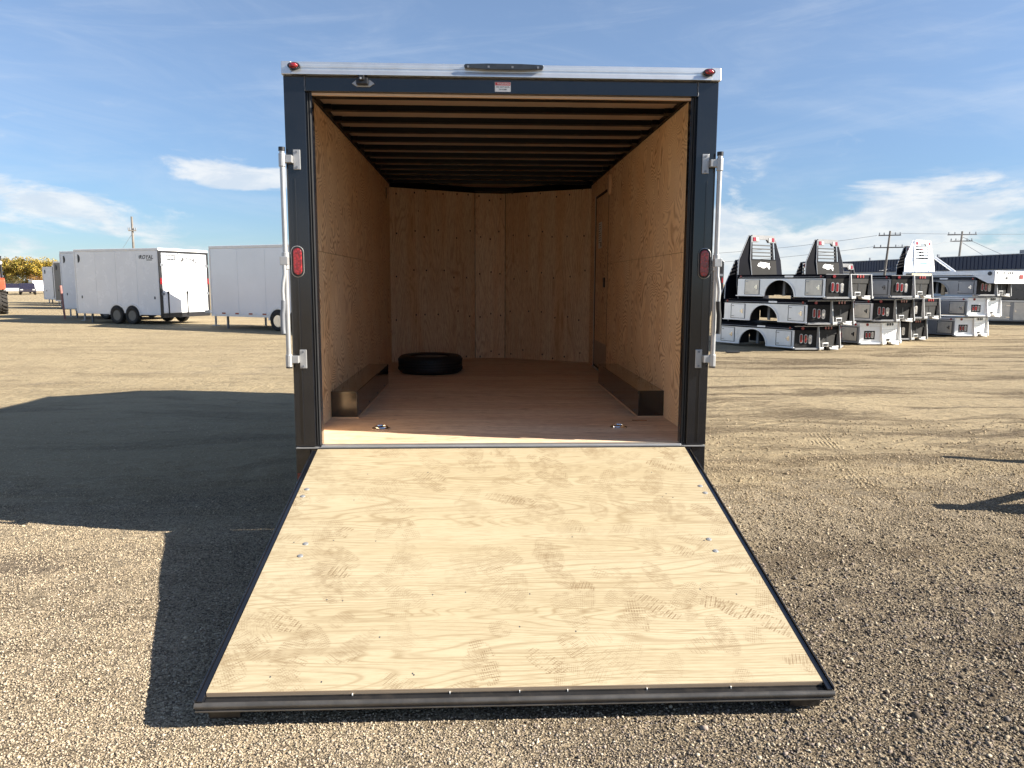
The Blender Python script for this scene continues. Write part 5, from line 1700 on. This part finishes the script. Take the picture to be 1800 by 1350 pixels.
# ------------------------------------------------------------------ trees
def tree(label, loc, H, Rx, pal, seed, cat='tree', group=None, leaves=12000):
    r_ = random.Random(seed)
    t_ = thing('autumn_tree', label, cat, loc, r_.random() * 6, group)
    mb = MB()
    mb.tube([(0, 0, 0), (0.05, 0.03, H * 0.25), (0.0, 0.1, H * 0.5), (0.05, 0, H * 0.8)], [0.20, 0.16, 0.10, 0.03], 8)
    limbs = []
    for k in range(11):
        a = r_.random() * 2 * PI; z = H * r_.uniform(0.15, 0.62); ln = Rx * r_.uniform(0.6, 1.0)
        e = (math.cos(a) * ln, math.sin(a) * ln, min(H * 0.95, z + ln * r_.uniform(0.5, 1.2)))
        mb.tube([(0, 0, z), (e[0] * 0.5, e[1] * 0.5, (z + e[2]) / 2 + 0.1), e], [0.08, 0.05, 0.015], 5)
        limbs.append(e)
    obj('trunk', mb, 'trunk_bark', t_)
    clumps = [(e, Rx * r_.uniform(0.28, 0.5)) for e in limbs]
    for k in range(16):
        a = r_.random() * 2 * PI; rr = Rx * 0.85 * math.sqrt(r_.random()); z = H * r_.uniform(0.12, 0.93)
        tp = 1.0 - max(0, z / H - 0.6) * 1.5
        clumps.append(((math.cos(a) * rr * tp, math.sin(a) * rr * tp, z), Rx * r_.uniform(0.22, 0.42)))
    vs = np.zeros((leaves, 4, 3)); cols = np.zeros((leaves, 4, 4)); cols[..., 3] = 1
    for i in range(leaves):
        c, cr = clumps[r_.randrange(len(clumps))]
        dv = Vector((r_.gauss(0, 1), r_.gauss(0, 1), r_.gauss(0, 1))).normalized() * cr * (r_.random() ** 0.45)
        p = Vector(c) + dv
        if p.z < H * 0.07:
            p.z = H * 0.07 + r_.random() * 0.3
        s_ = r_.uniform(0.045, 0.115) * H / 6
        u_ = Vector((r_.gauss(0, 1), r_.gauss(0, 1), r_.gauss(0, 1))).normalized(); v_ = u_.orthogonal().normalized()
        w_ = (u_ * r_.uniform(0.6, 1.2), v_ * 1.0)
        for q, (sx, sy) in enumerate(((-1, -1), (1, -1), (1, 1), (-1, 1))):
            vs[i, q] = p + w_[0] * sx * s_ + w_[1] * sy * s_
        cc = pal[r_.randrange(len(pal))]; k_ = r_.uniform(0.7, 1.25)
        cols[i, :, :3] = [x * k_ for x in cc]
    me = bpy.data.meshes.new('crown')
    me.from_pydata([tuple(x) for x in vs.reshape(-1, 3)], [], [(4 * i, 4 * i + 1, 4 * i + 2, 4 * i + 3) for i in range(leaves)])
    ca_ = me.color_attributes.new('leaf_colour', 'FLOAT_COLOR', 'POINT')
    ca_.data.foreach_set('color', cols.reshape(-1, 4).ravel())
    if 'autumn_leaves' not in MATS:
        m, t, b = new_mat('autumn_leaves')
        setp(t, b, t.attr('leaf_colour'), 0.7, 0, 0.2)
    me.materials.append(MATS['autumn_leaves'])
    o = bpy.data.objects.new('crown', me); C.objects.link(o); o.parent = t_
    return t_


YEL = [(0.42, 0.27, 0.03), (0.36, 0.24, 0.05), (0.50, 0.36, 0.05), (0.22, 0.17, 0.04), (0.12, 0.11, 0.03)]
YEG = [(0.34, 0.26, 0.05), (0.24, 0.21, 0.05), (0.30, 0.19, 0.06), (0.42, 0.30, 0.06), (0.10, 0.10, 0.03)]
tree('bright yellow autumn tree beside the far white trailer', (-80.6, 138.9, 0), 5.5, 2.5, YEL, 3)
tree('olive and gold autumn tree left of the bright yellow one', (-85.0, 141.1, 0), 5.5, 2.6, YEG, 5)
tree('olive and gold autumn tree half hidden behind the forklift', (-89.4, 143.3, 0), 5.3, 2.6, YEG, 11)
tree('low orange-brown shrub under the bright yellow tree', (-74.8, 128.7, 0), 2.4, 1.8, [(0.34, 0.15, 0.05), (0.25, 0.13, 0.05), (0.15, 0.10, 0.04)], 8, 'shrub', None, 2600)
tree('low dark green shrub between the forklift and the parked cars', (-77.0, 123.7, 0), 2.0, 2.6, [(0.06, 0.07, 0.03), (0.10, 0.09, 0.04), (0.16, 0.12, 0.05)], 9, 'shrub', None, 2600)

# ------------------------------------------------------------------ utility poles and wires
def pole(label, loc, H, arms, lean=0.0, rz=0.0):
    t_ = thing('utility_pole', label, 'utility pole', loc, rz)
    obj('post', MB().tube([(0, 0, 0), (lean, 0, H)], [0.17, 0.12], 10), 'pole_wood', t_)
    for z, hw in arms:
        xx = lean * z / H
        a_ = obj('cross_arm', MB().box(xx - hw, xx + hw, -0.24, -0.13, z - 0.07, z + 0.07), 'pole_wood', t_)
        mb = MB()
        for k in (-0.92, -0.5, 0.5, 0.92):
            mb.tube([(xx + k * hw, -0.18, z + 0.07), (xx + k * hw, -0.18, z + 0.35)], 0.07, 6)
        obj('insulator', mb, 'grey_steel', a_, split=True)
    return t_


PA = (52.2, 92.3, 0); PB = (63.9, 95.4, 0); PC = (-42.9, 92.3, 0)
pole('leaning utility pole with two crossarms behind the second truck bed stack', PA, 8.45, ((7.9, 1.3), (6.35, 1.75)), 0.5, -0.45)
pole('utility pole with crossarms in front of the navy building', PB, 8.7, ((8.25, 1.7), (7.4, 1.3)), 0.35, -0.45)
pole('lone utility pole rising above the lettered white trailer', PC, 9.6, ((7.9, 0.45),), 0.0, 0.3)


def wire(label, p, q, sag, r=0.022, n=14):
    pts = []
    for k in range(n + 1):
        f_ = k / n
        pts.append(tuple(Vector(p).lerp(Vector(q), f_) - Vector((0, 0, sag * 4 * f_ * (1 - f_)))))
    o = obj('power_line', MB().tube(pts, r, 5), 'wire')
    tag(o, label, 'power line', 'power lines')


wire('upper power line running right from the leaning pole', (52.7, 92.3, 8.2), (110, 80, 9.6), 0.8)
wire('power line between the two poles on the right', (53.6, 92.0, 6.6), (63.6, 95.0, 7.6), 0.3)
wire('long power line sagging left from the leaning pole', (51.2, 92.5, 7.9), (10, 112, 6.0), 1.2)
wire('lower power line sagging left from the leaning pole', (51.0, 92.5, 6.5), (8, 112, 4.8), 1.2)
wire('guy wire slanting down right from the pole before the navy building', (64.2, 95.3, 7.3), (69.2, 90.0, 2.4), 0.0, 0.03)
wire('outer guy wire slanting down right from the same pole', (64.2, 95.3, 8.0), (72.2, 88.0, 2.4), 0.0, 0.03)
wire('pale service wire drooping from the pole to the navy building roof', (57.8, 98.0, 4.9), (51.5, 92.0, 3.4), 0.35, 0.05)
wire('thin guy wire slanting left from the lone pole', (-42.9, 92.3, 7.6), (-46.0, 92.0, 3.0), 0.0, 0.02)

# ------------------------------------------------------------------ navy building behind the yard
A_ = np.array([54.6, 108.0]); B_ = np.array([58.6, 75.0])
bd = thing('workshop_building', 'long low building with navy ribbed cladding above pale walls', 'building')
e_ = (B_ - A_); Lb = np.linalg.norm(e_); e_ /= Lb
nrm_ = np.array([-e_[1], e_[0]]) * -1
if np.dot(nrm_, -A_) < 0:
    nrm_ = -nrm_
A0 = A_ - e_ * 0.0; Lb2 = Lb + 30


def bpt(u, z, h):
    P = A0 + e_ * u + nrm_ * h
    return (P[0], P[1], z)


def bq(mb, u0, u1, z0, z1, h0, h1):
    return mb.prism([(u0, z0), (u1, z0), (u1, z1), (u0, z1)], h0, h1, bpt)


obj('wall', bq(MB(), 0, Lb2, 0, 3.35, -25, 0.0), 'pale_wall', bd)
rf = obj('cladding', bq(MB(), -0.2, Lb2 + 0.2, 3.352, 4.95, -25.2, 0.15), 'navy_cladding', bd)
mb = MB()
for k in range(int(Lb2 / 0.6)):
    bq(mb, k * 0.6, k * 0.6 + 0.14, 3.40, 4.93, 0.151, 0.20)
o = obj('cladding_rib', mb, 'navy_cladding', bd); o['kind'] = 'stuff'
obj('parapet_cap', bq(MB(), -0.3, Lb2 + 0.3, 4.952, 5.02, -25.3, 0.26), 'pale_wall', bd)
for u, h_, s_ in ((17.0, 0.45, 0.12), (30.6, 0.45, 0.4), (3.0, 0.5, 0.1)):
    obj('roof_vent', bq(MB(), u, u + s_ * 2, 5.022, 5.022 + h_, -2.2, -2.2 + s_ * 2), 'grey_steel', bd)
for k in range(6):
    u = 4 + k * 9
    w_ = obj('window', bq(MB(), u, u + 2.4, 1.2, 2.4, 0.001, 0.05), 'pale_wall', bd)
    obj('pane', bq(MB(), u + 0.1, u + 2.3, 1.3, 2.3, 0.0505, 0.06), 'clear_glass', w_)

# parked flatbed trailers just out to the right: their tongues throw the shadows at the frame edge
def flatbed(label, loc, rz, spread=0.42):
    t_ = thing('flatbed_trailer', label, 'trailer', loc, rz, 'flatbed trailers on the right')
    mb = MB()
    mb.tube([(0, 0, 0.50), (1.9, spread, 0.52)], 0.04, 6).tube([(0, 0, 0.50), (1.9, -spread, 0.52)], 0.04, 6)
    obj('tongue', mb, 'black_steel', t_)
    if spread > 0.5:
        obj('gusset_plate', MB().prismZ([(0, -0.03), (0.62, -0.22), (0.62, 0.06), (0, 0.03)], 0.53, 0.545), 'black_steel', t_)
    obj('coupler', MB().box(-0.12, 0.05, -0.06, 0.06, 0.48, 0.58), 'zinc', t_, bevel=0.01)
    obj('jack', MB().tube([(0.75, 0, 0.02), (0.75, 0, 0.62)], 0.03, 8).box(0.62, 0.88, -0.10, 0.10, 0.30, 0.52), 'zinc', t_)
    obj('deck', MB().box(1.9, 5.7, -1.0, 1.0, 0.50, 0.60), 'black_steel', t_)
    for y in (-1.08, 1.08):
        for x in (3.7, 4.55):
            o = wheel(t_, x, y, 'rim_silver'); o.rotation_euler = (0, 0, PI / 2)
    return t_


# axis along +x (tongue towards the left)
flatbed('black flatbed trailer parked nearer, tongue pointing left', (4.30, 0.34, 0), 0.02, 0.86)
flatbed('black flatbed trailer parked further back, tongue pointing left', (5.34, 1.90, 0), -0.20, 0.12)
